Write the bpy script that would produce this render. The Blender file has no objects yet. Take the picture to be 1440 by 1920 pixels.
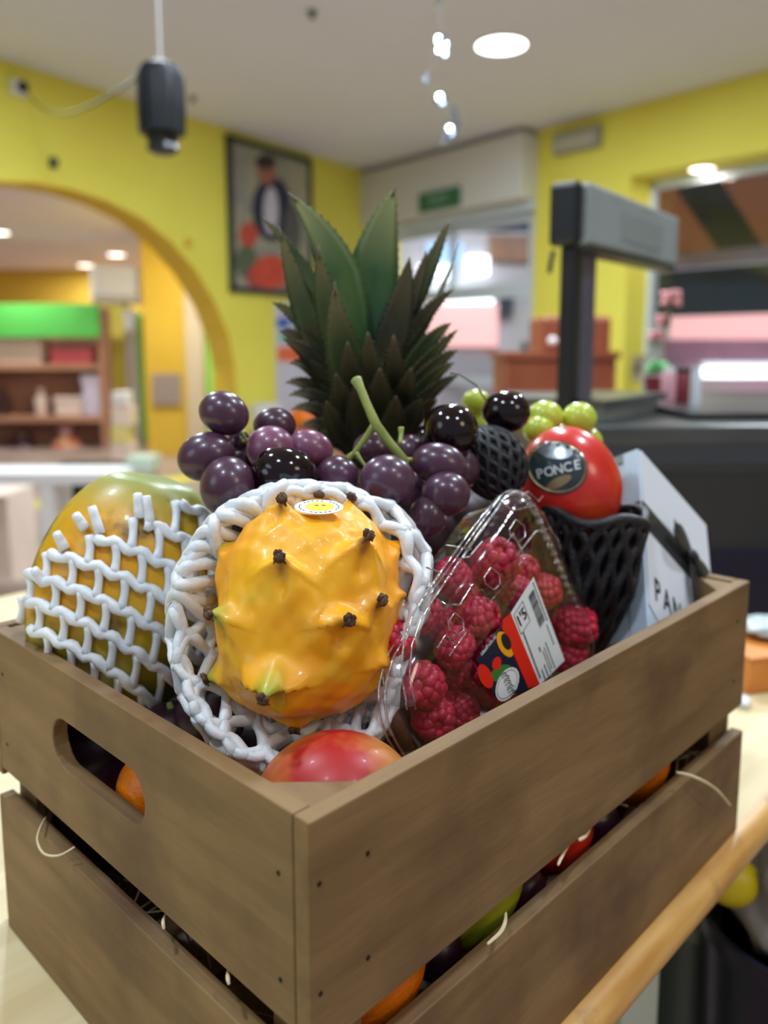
import bpy, math, random
import numpy as np
from mathutils import Vector, Matrix
from mathutils.geometry import tessellate_polygon
random.seed(7); rng = np.random.RandomState(7)
D = bpy.data; S = bpy.context.scene; COL = S.collection
# ------------------------------------------------------------------ camera
H = 1.118                                   # eye height above the floor, metres
F, PX, PY = 1520.0, 720.0, 864.0
TH = math.radians(8.0); CT, ST = math.cos(TH), math.sin(TH)
cam = D.cameras.new('camera'); co = D.objects.new('camera', cam); COL.objects.link(co)
co.location = (0, 0, H); co.rotation_euler = (math.radians(82), 0, 0)
cam.sensor_fit = 'VERTICAL'; cam.sensor_height = 36; cam.sensor_width = 27
cam.lens = F/1920*36; cam.shift_y = -96/1920; cam.clip_start = .01; cam.clip_end = 100
cam.dof.use_dof = True; cam.dof.focus_distance = .385; cam.dof.aperture_fstop = 5.2
S.camera = co
# ------------------------------------------------------------------ world, exposure, large lights
w = D.worlds.new('world'); S.world = w; w.use_nodes = True
w.node_tree.nodes['Background'].inputs[0].default_value = (.86, .90, 1.0, 1)
w.node_tree.nodes['Background'].inputs[1].default_value = .44
S.view_settings.view_transform = 'Standard'; S.view_settings.look = 'None'
S.view_settings.gamma = 1; S.view_settings.use_curve_mapping = False
S.view_settings.exposure = -0.45
def area(name, loc, aim, size, power, col, parent=None, spread=180):
    l = D.lights.new(name, 'AREA'); l.shape = 'DISK'; l.size = size; l.energy = power; l.color = col
    l.spread = math.radians(spread)
    o = D.objects.new(name, l); COL.objects.link(o); o.location = loc
    o.rotation_euler = (Vector(aim)-Vector(loc)).to_track_quat('-Z', 'Y').to_euler()
    if parent: o.parent = parent; o.location = Vector(loc)-Vector(parent.location)
    return o
area('shop_door_daylight', (-2.6, -1.3, 2.3), (0, .5, .9), 1.4, 17, (.66, .90, 1))
area('shop_front_light', (2.4, -1.5, 2.6), (0, .5, .9), .9, 19, (1, .78, .54))
area('street_daylight_fill', (4.5, 7.2, 5.0), (3.2, 9.6, 1.0), 3.0, 420, (1, .97, 1))  # area lamp added above the street to brighten the view outside
area('street_daylight_fill_far', (.6, 9.6, 4.6), (.9, 11.5, 1.4), 2.5, 260, (.95, .97, 1))  # second added street lamp, for the view through the door

# ------------------------------------------------------------------ geometry helpers
def ray(px, py):
    x = (px-PX)/F; y = -(py-PY)/F
    return np.array([x, CT+y*ST, -ST+y*CT])
EYE = np.array([0, 0, H])
def at(px, py, Y): r = ray(px, py); return EYE+r*(Y/r[1])
def onz(px, py, z): r = ray(px, py); return EYE+r*((z-H)/r[2])
def onplane(px, py, P, n):
    r = ray(px, py); n = np.asarray(n, float); return EYE+r*(((np.asarray(P)-EYE)@n)/(r@n))
def unit(a): a = np.asarray(a, float); return a/(np.linalg.norm(a)+1e-12)
CX = np.array([1, 0, 0.]); CU = np.array([0, ST, CT]); CF = np.array([0, CT, -ST])
O2 = np.array([-.0272, .2707]); U2 = unit([.6950, .7189]); V2 = np.array([-U2[1], U2[0]])
UC = np.array([*U2, 0]); VC = np.array([*V2, 0]); ZC = np.array([0, 0, 1.])
RIM = H-.17; TAB = H-.368
def cr(s, t, z): p = O2+U2*s+V2*t; return np.array([p[0], p[1], z])     # crate coordinates

class MB:
    def __init__(s): s.v = []; s.f = []
    def add(s, v, f):
        n = len(s.v); s.v += [tuple(map(float, p)) for p in v]; s.f += [tuple(i+n for i in q) for q in f]; return s
    def box(s, c, a, b, d):          # centre and three half-vectors
        c, a, b, d = map(np.asarray, (c, a, b, d))
        v = [c+i*a+j*b+k*d for i in (-1, 1) for j in (-1, 1) for k in (-1, 1)]
        f = [(0, 1, 3, 2), (4, 6, 7, 5), (0, 4, 5, 1), (2, 3, 7, 6), (0, 2, 6, 4), (1, 5, 7, 3)]
        if np.dot(np.cross(a, b), d) < 0: f = [q[::-1] for q in f]
        return s.add(v, f)
    def bx(s, x0, x1, y0, y1, z0, z1):
        return s.box(((x0+x1)/2, (y0+y1)/2, (z0+z1)/2), ((x1-x0)/2, 0, 0), (0, (y1-y0)/2, 0), (0, 0, (z1-z0)/2))
    def tube(s, pts, r, n=8, cap=True, closed=False):
        P = [np.asarray(p, float) for p in pts]; m = len(P)
        R = [r]*m if np.isscalar(r) else list(r)
        T = [unit(P[(i+1) % m if closed else min(i+1, m-1)]-P[(i-1) % m if closed else max(i-1, 0)]) for i in range(m)]
        up = np.array([0, 0, 1.]) if abs(T[0][2]) < .9 else np.array([1., 0, 0])
        N = unit(np.cross(T[0], up)); v = []
        for i in range(m):
            N = unit(N-T[i]*np.dot(N, T[i])); B = np.cross(T[i], N)
            for k in range(n):
                a = 2*math.pi*k/n; v.append(P[i]+R[i]*(math.cos(a)*N+math.sin(a)*B))
        f = []
        for i in range(m if closed else m-1):
            j = (i+1) % m
            for k in range(n):
                l = (k+1) % n; f.append((i*n+k, i*n+l, j*n+l, j*n+k))
        if cap and not closed: f += [tuple(range(n))[::-1], tuple(range((m-1)*n, m*n))]
        return s.add(v, f)
    def lathe(s, c, prof, n=32, ax=(0, 0, 1), e1=None):       # prof: (radius, height)
        c = np.asarray(c, float); ax = unit(ax)
        if e1 is None: e1 = unit(np.cross(ax, [0, 1, 0] if abs(ax[1]) < .9 else [1, 0, 0]))
        e2 = np.cross(ax, e1); v = []
        for r, h in prof:
            for k in range(n):
                a = 2*math.pi*k/n; v.append(c+ax*h+r*(math.cos(a)*e1+math.sin(a)*e2))
        f = [(i*n+k, i*n+(k+1) % n, (i+1)*n+(k+1) % n, (i+1)*n+k) for i in range(len(prof)-1) for k in range(n)]
        f += [tuple(range(n))[::-1], tuple(range((len(prof)-1)*n, len(prof)*n))]
        return s.add(v, f)
    def ball(s, c, a, b, d, n=24, m=14, fn=None):      # ellipsoid from half-axes; fn moves unit directions
        c, a, b, d = (np.asarray(q, float) for q in (c, a, b, d))
        v = []
        for i in range(m+1):
            ph = math.pi*i/m
            for k in range(n):
                th = 2*math.pi*k/n
                q = np.array([math.sin(ph)*math.cos(th), math.sin(ph)*math.sin(th), math.cos(ph)])
                if fn: q = fn(q)
                v.append(c+a*q[0]+b*q[1]+d*q[2])
        f = [(i*n+k, (i+1)*n+k, (i+1)*n+(k+1) % n, i*n+(k+1) % n) for i in range(m) for k in range(n)]
        if np.dot(np.cross(a, b), d) < 0: f = [q[::-1] for q in f]
        return s.add(v, f)
    def prism(s, poly, d, holes=()):                  # planar 3-D polygon (list of points) extruded by vector d
        loops = [[Vector(p) for p in poly]]+[[Vector(p) for p in h] for h in holes]
        tri = tessellate_polygon(loops); flat = [np.array(p) for l in loops for p in l]; n = len(flat)
        d = np.asarray(d, float)
        t0 = tri[0]; nn = np.cross(flat[t0[1]]-flat[t0[0]], flat[t0[2]]-flat[t0[0]])
        f = []
        for t in tri:
            q = np.cross(flat[t[1]]-flat[t[0]], flat[t[2]]-flat[t[0]])
            t = tuple(t) if np.dot(q, d) > 0 else tuple(t)[::-1]
            f.append(tuple(i+n for i in t)); f.append(t[::-1])
        k = 0
        for li, l in enumerate(loops):
            m = len(l)
            ar = sum(np.dot(np.cross(np.array(l[i]), np.array(l[(i+1) % m])), d) for i in range(m))
            for i in range(m):
                a, b = k+i, k+(i+1) % m
                q = (a, b, b+n, a+n) if (ar > 0) == (li == 0) else (b, a, a+n, b+n)
                f.append(q)
            k += m
        return s.add(flat+[p+d for p in flat], f)

def worldloc(o):
    p = Vector((0, 0, 0))
    while o: p += o.location; o = o.parent
    return p
def obj(name, mb, m, parent=None, smooth=False, bevel=0, label=None, cat=None, group=None, kind=None, sub=0):
    V = np.array(mb.v)
    if parent: org = worldloc(parent)
    else: org = Vector(((V[:, 0].min()+V[:, 0].max())/2, (V[:, 1].min()+V[:, 1].max())/2, V[:, 2].min()))
    me = D.meshes.new(name); me.from_pydata([tuple(p-np.array(org)) for p in V], [], mb.f); me.update()
    me.materials.append(m)
    if smooth:
        me.polygons.foreach_set('use_smooth', [True]*len(me.polygons))
        if smooth == 'auto':
            try: me.set_sharp_from_angle(angle=math.radians(38))
            except Exception: pass
    o = D.objects.new(name, me); COL.objects.link(o)
    if parent: o.parent = parent
    else: o.location = org
    if bevel:
        b = o.modifiers.new('bevel', 'BEVEL'); b.width = bevel; b.segments = 2; b.limit_method = 'ANGLE'
    if sub:
        b = o.modifiers.new('subsurf', 'SUBSURF'); b.levels = sub; b.render_levels = sub
    return tag(o, label, cat, group, kind)
def tag(o, label=None, cat=None, group=None, kind=None):
    if label: o['label'] = label
    if cat: o['category'] = cat
    if group: o['group'] = group
    if kind: o['kind'] = kind
    return o
def thing(name, label, cat, loc, group=None):
    o = D.objects.new(name, None); o.empty_display_size = .02; COL.objects.link(o); o.location = tuple(loc)
    return tag(o, label, cat, group)
def struct(name, mb, m, **k): return obj(name, mb, m, kind='structure', **k)

# ------------------------------------------------------------------ materials
def srgb(c):
    return tuple(((x/255)/12.92 if x/255 <= .04045 else ((x/255+.055)/1.055)**2.4) for x in c)+(1,)
def mat(name, c, c2=None, scale=20, rough=.5, metal=0, bump=0, bscale=None, coat=0, sss=0, stretch=None, lo=.35, hi=.65,
        emit=None, es=0, spec=.5, c3=None, s3=5, lo3=.55, hi3=.7, detail=4, sheen=0):
    m = D.materials.new(name); m.use_nodes = True; N = m.node_tree.nodes; L = m.node_tree.links
    b = N['Principled BSDF']; b.inputs['Base Color'].default_value = srgb(c); b.inputs['Roughness'].default_value = rough
    b.inputs['Metallic'].default_value = metal; b.inputs['Specular IOR Level'].default_value = spec
    b.inputs['Coat Weight'].default_value = coat; b.inputs['Coat Roughness'].default_value = .06
    if sheen: b.inputs['Sheen Weight'].default_value = sheen
    if sss:
        b.inputs['Subsurface Weight'].default_value = sss; b.inputs['Subsurface Radius'].default_value = (1, .6, .4)
        b.inputs['Subsurface Scale'].default_value = .006
    if emit: b.inputs['Emission Color'].default_value = srgb(emit); b.inputs['Emission Strength'].default_value = es
    tc = N.new('ShaderNodeTexCoord'); mp = N.new('ShaderNodeMapping'); L.new(tc.outputs['Object'], mp.inputs[0])
    if stretch:
        mp.vector_type = 'TEXTURE'; mp.inputs['Rotation'].default_value = (0, 0, stretch[3] if len(stretch) > 3 else 0)
        mp.inputs['Scale'].default_value = [1/q for q in stretch[:3]]
    src = None
    if c2 is not None:
        n = N.new('ShaderNodeTexNoise'); n.inputs['Scale'].default_value = scale; n.inputs['Detail'].default_value = detail
        L.new(mp.outputs[0], n.inputs['Vector'])
        r = N.new('ShaderNodeValToRGB'); r.color_ramp.elements[0].position = lo; r.color_ramp.elements[1].position = hi
        r.color_ramp.elements[0].color = srgb(c); r.color_ramp.elements[1].color = srgb(c2)
        L.new(n.outputs[0], r.inputs[0]); src = r.outputs[0]
        if c3 is not None:
            n3 = N.new('ShaderNodeTexNoise'); n3.inputs['Scale'].default_value = s3; n3.inputs['Detail'].default_value = 6
            L.new(tc.outputs['Object'], n3.inputs['Vector'])
            r3 = N.new('ShaderNodeValToRGB'); r3.color_ramp.elements[0].position = lo3; r3.color_ramp.elements[1].position = hi3
            r3.color_ramp.elements[0].color = (0, 0, 0, 1); L.new(n3.outputs[0], r3.inputs[0])
            mx = N.new('ShaderNodeMix'); mx.data_type = 'RGBA'; L.new(r3.outputs[0], mx.inputs[0]); L.new(src, mx.inputs[6])
            mx.inputs[7].default_value = srgb(c3); src = mx.outputs[2]
        L.new(src, b.inputs['Base Color'])
    if bump:
        n2 = N.new('ShaderNodeTexNoise'); n2.inputs['Scale'].default_value = bscale or scale*3; n2.inputs['Detail'].default_value = 5
        L.new(mp.outputs[0], n2.inputs['Vector'])
        bp = N.new('ShaderNodeBump'); bp.inputs['Strength'].default_value = bump; bp.inputs['Distance'].default_value = .002
        L.new(n2.outputs[0], bp.inputs['Height']); L.new(bp.outputs[0], b.inputs['Normal'])
    return m
def plastic(name, tint, fac=.04, rough=.08, bump=.3, bscale=60):
    m = D.materials.new(name); m.use_nodes = True; N = m.node_tree.nodes; L = m.node_tree.links
    N.remove(N['Principled BSDF']); out = N['Material Output']
    tr = N.new('ShaderNodeBsdfTransparent'); tr.inputs[0].default_value = srgb(tint)
    gl = N.new('ShaderNodeBsdfGlossy'); gl.inputs['Roughness'].default_value = rough; gl.inputs[0].default_value = (1, 1, 1, 1)
    lw = N.new('ShaderNodeLayerWeight'); lw.inputs['Blend'].default_value = .5
    pw = N.new('ShaderNodeMath'); pw.operation = 'POWER'; pw.inputs[1].default_value = 4.5; L.new(lw.outputs['Facing'], pw.inputs[0])
    ad = N.new('ShaderNodeMath'); ad.operation = 'ADD'; ad.inputs[1].default_value = fac+.03; ad.use_clamp = True; L.new(pw.outputs[0], ad.inputs[0])
    mx = N.new('ShaderNodeMixShader'); L.new(ad.outputs[0], mx.inputs[0]); L.new(tr.outputs[0], mx.inputs[1]); L.new(gl.outputs[0], mx.inputs[2])
    L.new(mx.outputs[0], out.inputs[0])
    if bump:
        tc = N.new('ShaderNodeTexCoord'); n2 = N.new('ShaderNodeTexNoise'); n2.inputs['Scale'].default_value = bscale
        L.new(tc.outputs['Object'], n2.inputs['Vector']); bp = N.new('ShaderNodeBump'); bp.inputs['Strength'].default_value = bump
        bp.inputs['Distance'].default_value = .004; L.new(n2.outputs[0], bp.inputs['Height']); L.new(bp.outputs[0], gl.inputs['Normal'])
        L.new(bp.outputs[0], lw.inputs['Normal'])
    return m
M = {}
UA = math.atan2(U2[1], U2[0])
def woodmat(name, ang):      # long grain along direction ang in plan
    return mat(name, (110, 82, 46), (146, 115, 72), scale=9, rough=.62, bump=.25, bscale=26, stretch=(1, 7, 7, ang), lo=.25, hi=.8,
               c3=(90, 60, 36), s3=11, lo3=.48, hi3=.75)
M['wood_u'] = woodmat('crate_wood_long_side', UA); M['wood_v'] = woodmat('crate_wood_short_side', UA+math.pi/2)
M['table'] = mat('birch_table', (222, 204, 160), (208, 186, 138), scale=5, rough=.5, stretch=(1, 12, 1, UA), bump=.08)
M['rail'] = mat('beech_edge', (214, 168, 98), (186, 132, 66), scale=9, rough=.38, stretch=(1, 8, 8, UA), c3=(150, 112, 70), s3=30, lo3=.6, hi3=.75)
M['nail'] = mat('nail_dark', (40, 34, 28), rough=.5, metal=.6)
M['foam'] = mat('white_foam', (238, 240, 242), (226, 231, 236), scale=60, rough=.42, bump=.25, bscale=300, sss=.15)
M['blackfoam'] = mat('black_foam', (20, 20, 24), (34, 34, 40), scale=60, rough=.45, bump=.5, bscale=300)
M['papaya'] = mat('papaya_skin', (230, 162, 20), (196, 162, 36), scale=9, rough=.38, bump=.15, bscale=80, coat=.1, lo=.38, hi=.62,
                  c3=(120, 92, 20), s3=34, lo3=.56, hi3=.66)
M['orange'] = mat('orange_peel', (240, 128, 14), (228, 112, 8), scale=20, rough=.4, bump=.4, bscale=260)
M['red'] = mat('red_peel', (186, 28, 24), (214, 52, 30), scale=18, rough=.3, coat=.3)
M['pear'] = mat('green_pear_skin', (176, 172, 40), (146, 152, 34), scale=40, rough=.4)
M['straw'] = mat('straw', (214, 192, 150), (232, 214, 176), scale=40, rough=.6)
M['grape'] = mat('red_grape_skin', (58, 19, 36), (86, 54, 78), scale=26, rough=.30, bump=.05, bscale=120, coat=.25, lo=.3, hi=.72, sss=.12)
M['grape2'] = mat('pink_grape_skin', (112, 48, 74), (132, 84, 112), scale=26, rough=.32, coat=.2, lo=.3, hi=.72, sss=.15)
M['cherry'] = mat('dark_cherry_skin', (26, 3, 10), (12, 2, 7), scale=20, rough=.12, coat=.55, spec=.25)
M['ggrape'] = mat('green_grape_skin', (196, 208, 74), (172, 190, 60), scale=30, rough=.25, sss=.5, coat=.3)
M['stem'] = mat('green_stem', (158, 168, 84), (126, 140, 66), scale=60, rough=.5, bump=.2)
M['leaf'] = mat('pineapple_leaf', (44, 64, 38), (74, 88, 46), scale=14, rough=.42, stretch=(3, 3, .6), lo=.3, hi=.7, bump=.15, bscale=50, c3=(74, 62, 34), s3=30, lo3=.55, hi3=.75)
M['leafb'] = mat('pineapple_leaf_bright', (40, 84, 48), (86, 112, 58), scale=12, rough=.4, stretch=(3, 3, .6), bump=.15, bscale=50)
M['leafd'] = mat('pineapple_leaf_dark', (36, 42, 28), (66, 66, 40), scale=16, rough=.5, stretch=(3, 3, .6), bump=.2, bscale=50, c3=(60, 46, 30), s3=40, lo3=.55, hi3=.72)
for _k, _c, _a, _b in (('leaf', (124, 116, 74), .62, 1.0), ('leafb', (150, 156, 104), .45, .95), ('leafd', (98, 88, 58), .55, 1.0)):
    _m = M[_k]; N = _m.node_tree.nodes; LK = _m.node_tree.links; bs = N['Principled BSDF']; old = bs.inputs['Base Color'].links[0].from_socket
    _at = N.new('ShaderNodeAttribute'); _at.attribute_name = 'along'; _mr = N.new('ShaderNodeMapRange'); _mr.inputs[1].default_value = _a; _mr.inputs[2].default_value = _b
    LK.new(_at.outputs['Fac'], _mr.inputs[0]); _mx = N.new('ShaderNodeMix'); _mx.data_type = 'RGBA'; LK.new(_mr.outputs[0], _mx.inputs[0]); LK.new(old, _mx.inputs[6])
    _mx.inputs[7].default_value = srgb(_c); LK.new(_mx.outputs[2], bs.inputs['Base Color'])
M['leaftip'] = mat('dry_leaf_tip', (110, 96, 84), rough=.7)
M['leafw'] = mat('pale_leaf_edge', (190, 186, 150), rough=.5)
M['pinebody'] = mat('pineapple_rind', (120, 86, 30), (70, 60, 26), scale=30, rough=.6, bump=.6, bscale=60)
M['rasp'] = mat('raspberry_flesh', (214, 34, 74), (178, 20, 54), scale=40, rough=.42, coat=.05, sss=.25)
M['mango'] = mat('red_mango_skin', (208, 40, 32), (228, 96, 36), scale=11, rough=.28, coat=.35, lo=.5, hi=.72)
M['nect'] = mat('nectarine_skin', (178, 26, 26), (214, 140, 62), scale=17, rough=.42, coat=.03, lo=.41, hi=.58, bump=.04)
M['white'] = mat('white_card', (222, 226, 234), rough=.5)
M['cardblue'] = mat('white_card_inside', (206, 222, 238), rough=.5)
M['black'] = mat('black_plastic', (18, 18, 22), rough=.35)
M['ribbon'] = mat('black_satin', (10, 10, 16), rough=.28, sheen=.2)
M['ink'] = mat('black_ink', (18, 18, 22), rough=.5)
M['navy'] = mat('navy_ink', (16, 22, 52), rough=.35)
M['labelred'] = mat('label_red', (222, 34, 18), rough=.4)
M['labelgreen'] = mat('label_green', (58, 116, 40), rough=.4)
M['labelorange'] = mat('label_orange', (240, 160, 24), rough=.4)
M['silver'] = mat('silver_foil', (196, 206, 214), rough=.25, metal=.8)
M['gold'] = mat('gold_foil', (170, 150, 110), rough=.3, metal=.7)
M['sticker'] = mat('white_sticker', (222, 226, 226), rough=.4)
M['yellow'] = mat('yellow_ink', (240, 204, 20), rough=.4)
M['punnet'] = plastic('clear_punnet_plastic', (246, 246, 248), fac=.045, rough=.10, bump=.5, bscale=45)
M['punnetrim'] = plastic('clear_punnet_rim', (240, 242, 246), fac=.30, rough=.14, bump=.6, bscale=120)
M['glass'] = plastic('window_glass', (240, 246, 248), fac=.0, rough=.02, bump=0)
# yellow dragon fruit skin with green shoulders round the scale tips
SPIKES = []     # filled with directions below
def dragon_mat():
    m = mat('dragon_fruit_skin', (255, 186, 28), (246, 158, 22), scale=16, rough=.42, bump=.35, bscale=55, coat=.12, sss=.18, c3=(232, 196, 60), s3=26, lo3=.6, hi3=.75)
    N = m.node_tree.nodes; L = m.node_tree.links; b = N['Principled BSDF']; src = b.inputs['Base Color'].links[0].from_socket
    for nm, c in (('green_tone', (150, 168, 52)), ('dry_tone', (120, 62, 22))):
        a = N.new('ShaderNodeAttribute'); a.attribute_name = nm; mx = N.new('ShaderNodeMix'); mx.data_type = 'RGBA'
        L.new(a.outputs['Fac'], mx.inputs[0]); L.new(src, mx.inputs[6]); mx.inputs[7].default_value = srgb(c); src = mx.outputs[2]
    L.new(src, b.inputs['Base Color'])
    return m
M['dragon'] = dragon_mat()
M['spine'] = mat('dried_scale_tip', (66, 38, 22), (112, 84, 58), scale=220, rough=.8, bump=1, bscale=400)
M['dgreen'] = mat('green_scale_tip', (150, 166, 40), (190, 176, 40), scale=90, rough=.5)
# room
M['ceil'] = mat('ceiling_paint', (222, 224, 236), (218, 220, 232), scale=1, rough=.9)
M['ywall'] = mat('yellow_paint', (226, 216, 88), (220, 208, 80), scale=1.2, rough=.75)
M['ywarm'] = mat('golden_paint', (222, 184, 62), (214, 174, 54), scale=1.2, rough=.75)
M['soffit'] = mat('ochre_arch_paint', (222, 186, 60), rough=.75)
M['beige'] = mat('beige_paint', (214, 196, 172), rough=.7)
M['green'] = mat('green_paint', (88, 186, 76), rough=.6)
M['lgreen'] = mat('light_green_paint', (160, 228, 110), rough=.6)
M['floor'] = mat('terracotta_tiles', (178, 158, 146), (164, 142, 128), scale=3, rough=.4)
M['whitep'] = mat('white_painted_metal', (224, 222, 220), rough=.5)
M['frame'] = mat('door_frame_white', (196, 206, 212), rough=.45)
M['pframe'] = mat('dark_picture_frame', (38, 52, 56), rough=.4)
M['canvas'] = mat('painted_canvas', (132, 130, 124), (168, 160, 128), scale=4, rough=.7)
M['lantern'] = mat('black_ribbed_lantern', (9, 11, 17), rough=.5)
M['shelfw'] = mat('shelf_wood', (196, 148, 116), (178, 128, 96), scale=3, rough=.5)
M['shelfback'] = mat('shelf_back_wood', (150, 104, 78), (120, 76, 58), scale=2, rough=.6)
M['redwood'] = mat('red_brown_wood', (156, 84, 50), (134, 66, 38), scale=3, rough=.45)
M['steel'] = mat('counter_steel', (96, 98, 96), (70, 72, 72), scale=3, rough=.3, metal=.6)
M['dark'] = mat('dark_counter_panel', (52, 52, 50), (40, 40, 42), scale=3, rough=.35)
M['greyplate'] = mat('grey_panel', (150, 158, 160), (130, 138, 142), scale=6, rough=.4)
M['pink'] = mat('pink_item', (206, 96, 104), rough=.5)
M['cream'] = mat('cream_item', (228, 206, 190), rough=.5)
M['exit'] = mat('exit_sign_green', (52, 108, 74), rough=.4)
M['purple'] = mat('mauve_beam', (150, 128, 158), rough=.5)
M['awno'] = mat('terracotta_awning', (196, 128, 106), rough=.8)
M['awnd'] = mat('dark_awning', (36, 50, 62), rough=.8)
M['lamp'] = mat('lamp_disc', (255, 255, 255), emit=(250, 255, 255), es=9)
M['lampw'] = mat('warm_lamp_disc', (255, 255, 255), emit=(255, 244, 230), es=9)
M['pinksign'] = mat('backlit_pink_sign', (240, 176, 174), emit=(245, 178, 174), es=.9)
M['whitesign'] = mat('lit_white_sign', (240, 244, 250), emit=(245, 250, 255), es=5)
M['blueglow'] = mat('backlit_blue_sign', (150, 180, 226), emit=(160, 188, 230), es=1.2)
M['leather'] = mat('navy_bin_plastic', (22, 18, 40), rough=.3)
M['jar'] = mat('grey_green_container', (84, 94, 84), (68, 76, 70), scale=3, rough=.35)
M['bag'] = mat('translucent_bag', (176, 172, 164), (120, 116, 116), scale=14, rough=.35, bump=.6, bscale=20)
M['cherrywood'] = mat('orange_wood', (214, 136, 58), (196, 116, 44), scale=8, rough=.45, stretch=(1, 5, 5))

# ------------------------------------------------------------------ the room shell
ZCEIL = H+1.832
K = onz(700, 325, ZCEIL); LA = onz(0, 110, ZCEIL); RA = onz(1440, 130, ZCEIL)
K[2] = LA[2] = RA[2] = 0
dL = unit(LA-K); dR = unit(RA-K); nL = unit(np.cross(dL, ZC)); nR = unit(np.cross(ZC, dR))
if nL @ (EYE-K) < 0: nL = -nL          # both normals face the room
if nR @ (EYE-K) < 0: nR = -nR
lenL = 12.5; lenR = 12.5
def pL(px, py, off=0): return onplane(px, py, K+nL*off, nL)
def pR(px, py, off=0): return onplane(px, py, K+nR*off, nR)
def wl(s, z): return K+dL*s+np.array([0, 0, z])
def wr(s, z): return K+dR*s+np.array([0, 0, z])
def sL(p): return (p-K)@dL
def sR(p): return (p-K)@dR
EL, ER = K+dL*lenL, K+dR*lenR
fl = [K-np.array([0, -1.5, 0]), EL, ER]
struct('floor', MB().bx(-9, 9, -4, 22, -.05, 0), M['floor'])
struct('ceiling', MB().prism([tuple(K-nL*.2-nR*.2+ZC*ZCEIL), tuple(EL-nL*.2+ZC*ZCEIL), tuple(ER-nR*.2+ZC*ZCEIL)], (0, 0, .1)), M['ceil'])
# left wall with the arch
THL = .27
arch_px = [(0, 338), (60, 340), (130, 352), (200, 375), (265, 408), (320, 452), (368, 508), (405, 570), (430, 632), (441, 690), (443, 740)]
ap = [pL(*p) for p in arch_px]
sr = sL(ap[-1]); s0 = sL(ap[0]); ztop = ap[0][2]
hole = [(sr, .005)]+[(sL(p), p[2]) for p in ap[::-1]]
hole += [(2*s0-s, z) for s, z in hole[::-1][1:]]
wall = MB().prism([tuple(wl(s, z)) for s, z in [(0, 0), (lenL, 0), (lenL, ZCEIL), (0, ZCEIL)]], -nL*THL, [[tuple(wl(s, z)) for s, z in hole]])
struct('wall_left', wall, M['ywall'])
tr = MB()      # ochre lining of the arch, 12 mm thick
c0 = [wl(s, z) for s, z in hole]; cm = wl(s0, 1.2)
n = len(hole)
for i in range(n-1):
    a, b = c0[i], c0[i+1]; ia = a+unit(cm-a)*.012; ib = b+unit(cm-b)*.012
    tr.box((a+b)/2+unit(cm-(a+b)/2)*.006-nL*(THL/2-.003), (b-a)/2, unit(cm-(a+b)/2)*.006, nL*(THL/2+.002))
struct('trim_1', tr, M['soffit'])
# right wall: door and window openings
d0, d1 = sR(pR(704, 430)), sR(pR(1003, 400)); dz = pR(1003, 372)[2]
w0 = sR(pR(1176, 500)); wz = pR(1176, 332)[2]; w1 = w0+4.2; wb = .62
struct('wall_right', MB().prism([tuple(wr(s, z)) for s, z in [(0, 0), (lenR, 0), (lenR, ZCEIL), (0, ZCEIL)]], -nR*.34,
       [[tuple(wr(s, z)) for s, z in [(d0+.02, .005), (d1, .005), (d1, dz), (d0+.02, dz)]],
        [tuple(wr(s, z)) for s, z in [(w0, wb), (w1, wb), (w1, wz), (w0, wz)]]]), M['ywall'])
def rbox(mb, s0_, s1_, z0, z1, off0, off1):       # box along the right wall; off: distance out of the wall into the room
    return mb.box(wr((s0_+s1_)/2, (z0+z1)/2)+nR*(off0+off1)/2, dR*(s1_-s0_)/2, ZC*(z1-z0)/2, nR*abs(off1-off0)/2)
def lbox(mb, s0_, s1_, z0, z1, off0, off1):
    return mb.box(wl((s0_+s1_)/2, (z0+z1)/2)+nL*(off0+off1)/2, dL*(s1_-s0_)/2, ZC*(z1-z0)/2, nL*abs(off1-off0)/2)
hd = rbox(MB(), .02, d1+.02, dz-.02, ZCEIL-.04, 0, .22)
struct('trim_2', hd, mat('shutter_box_white', (206, 204, 196), rough=.6), bevel=.01)
struct('trim_3', rbox(MB(), .02, d1+.02, dz-.10, dz-.025, -.02, .06), M['frame'])
# glazed door
door = thing('door_1', 'white framed glass door under a white box', 'door', wr(d0, 0)); door['kind'] = 'structure'
mb = MB(); dt = dz-.1; mid = pR(900, 548)[2]; lw = .75
pane = []
for a, b, z0, z1 in [(d0+.03, d0+.13, 0.01, dt), (d1-.1, d1-.005, .01, dt), ((d0+d1)/2-.02, (d0+d1)/2+.03, mid, dt), (d0+.1, d1-.1, dt-.07, dt),
                     (d0+.1, d1-.1, mid-.06, mid+.07), (d0+.1, d1-.1, .01, .28), (d0+.1, d1-.1, lw, lw+.08)]:
    rbox(mb, a, b, z0, z1, -.12, -.05)
obj('door_frame', mb, M['frame'], door)
obj('glass_pane', rbox(MB(), d0+.1, d1-.1, .2, dt-.02, -.09, -.08), M['glass'], door)
hdl = rbox(MB(), d1-.12, d1-.09, 1.0, 1.16, -.05, .0)
obj('door_handle', hdl, M['steel'], door)
# window in the deep reveal
win = thing('window_1', 'wide shop window in a deep yellow reveal', 'window', wr(w0, wb)); win['kind'] = 'structure'
mb = MB()
for a, b, z0, z1 in [(w0, w0+.035, wb, wz), (w1-.07, w1, wb, wz), (w0, w1, wb, wb+.06), (w0, w1, wz-.07, wz), (w0+2.2, w0+2.27, wb, wz)]: rbox(mb, a, b, z0, z1, -.34, -.28)
obj('window_frame', mb, M['frame'], win)
obj('glass_pane', rbox(MB(), w0+.06, w1-.06, wb+.05, wz-.06, -.315, -.307), M['glass'], win)

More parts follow.
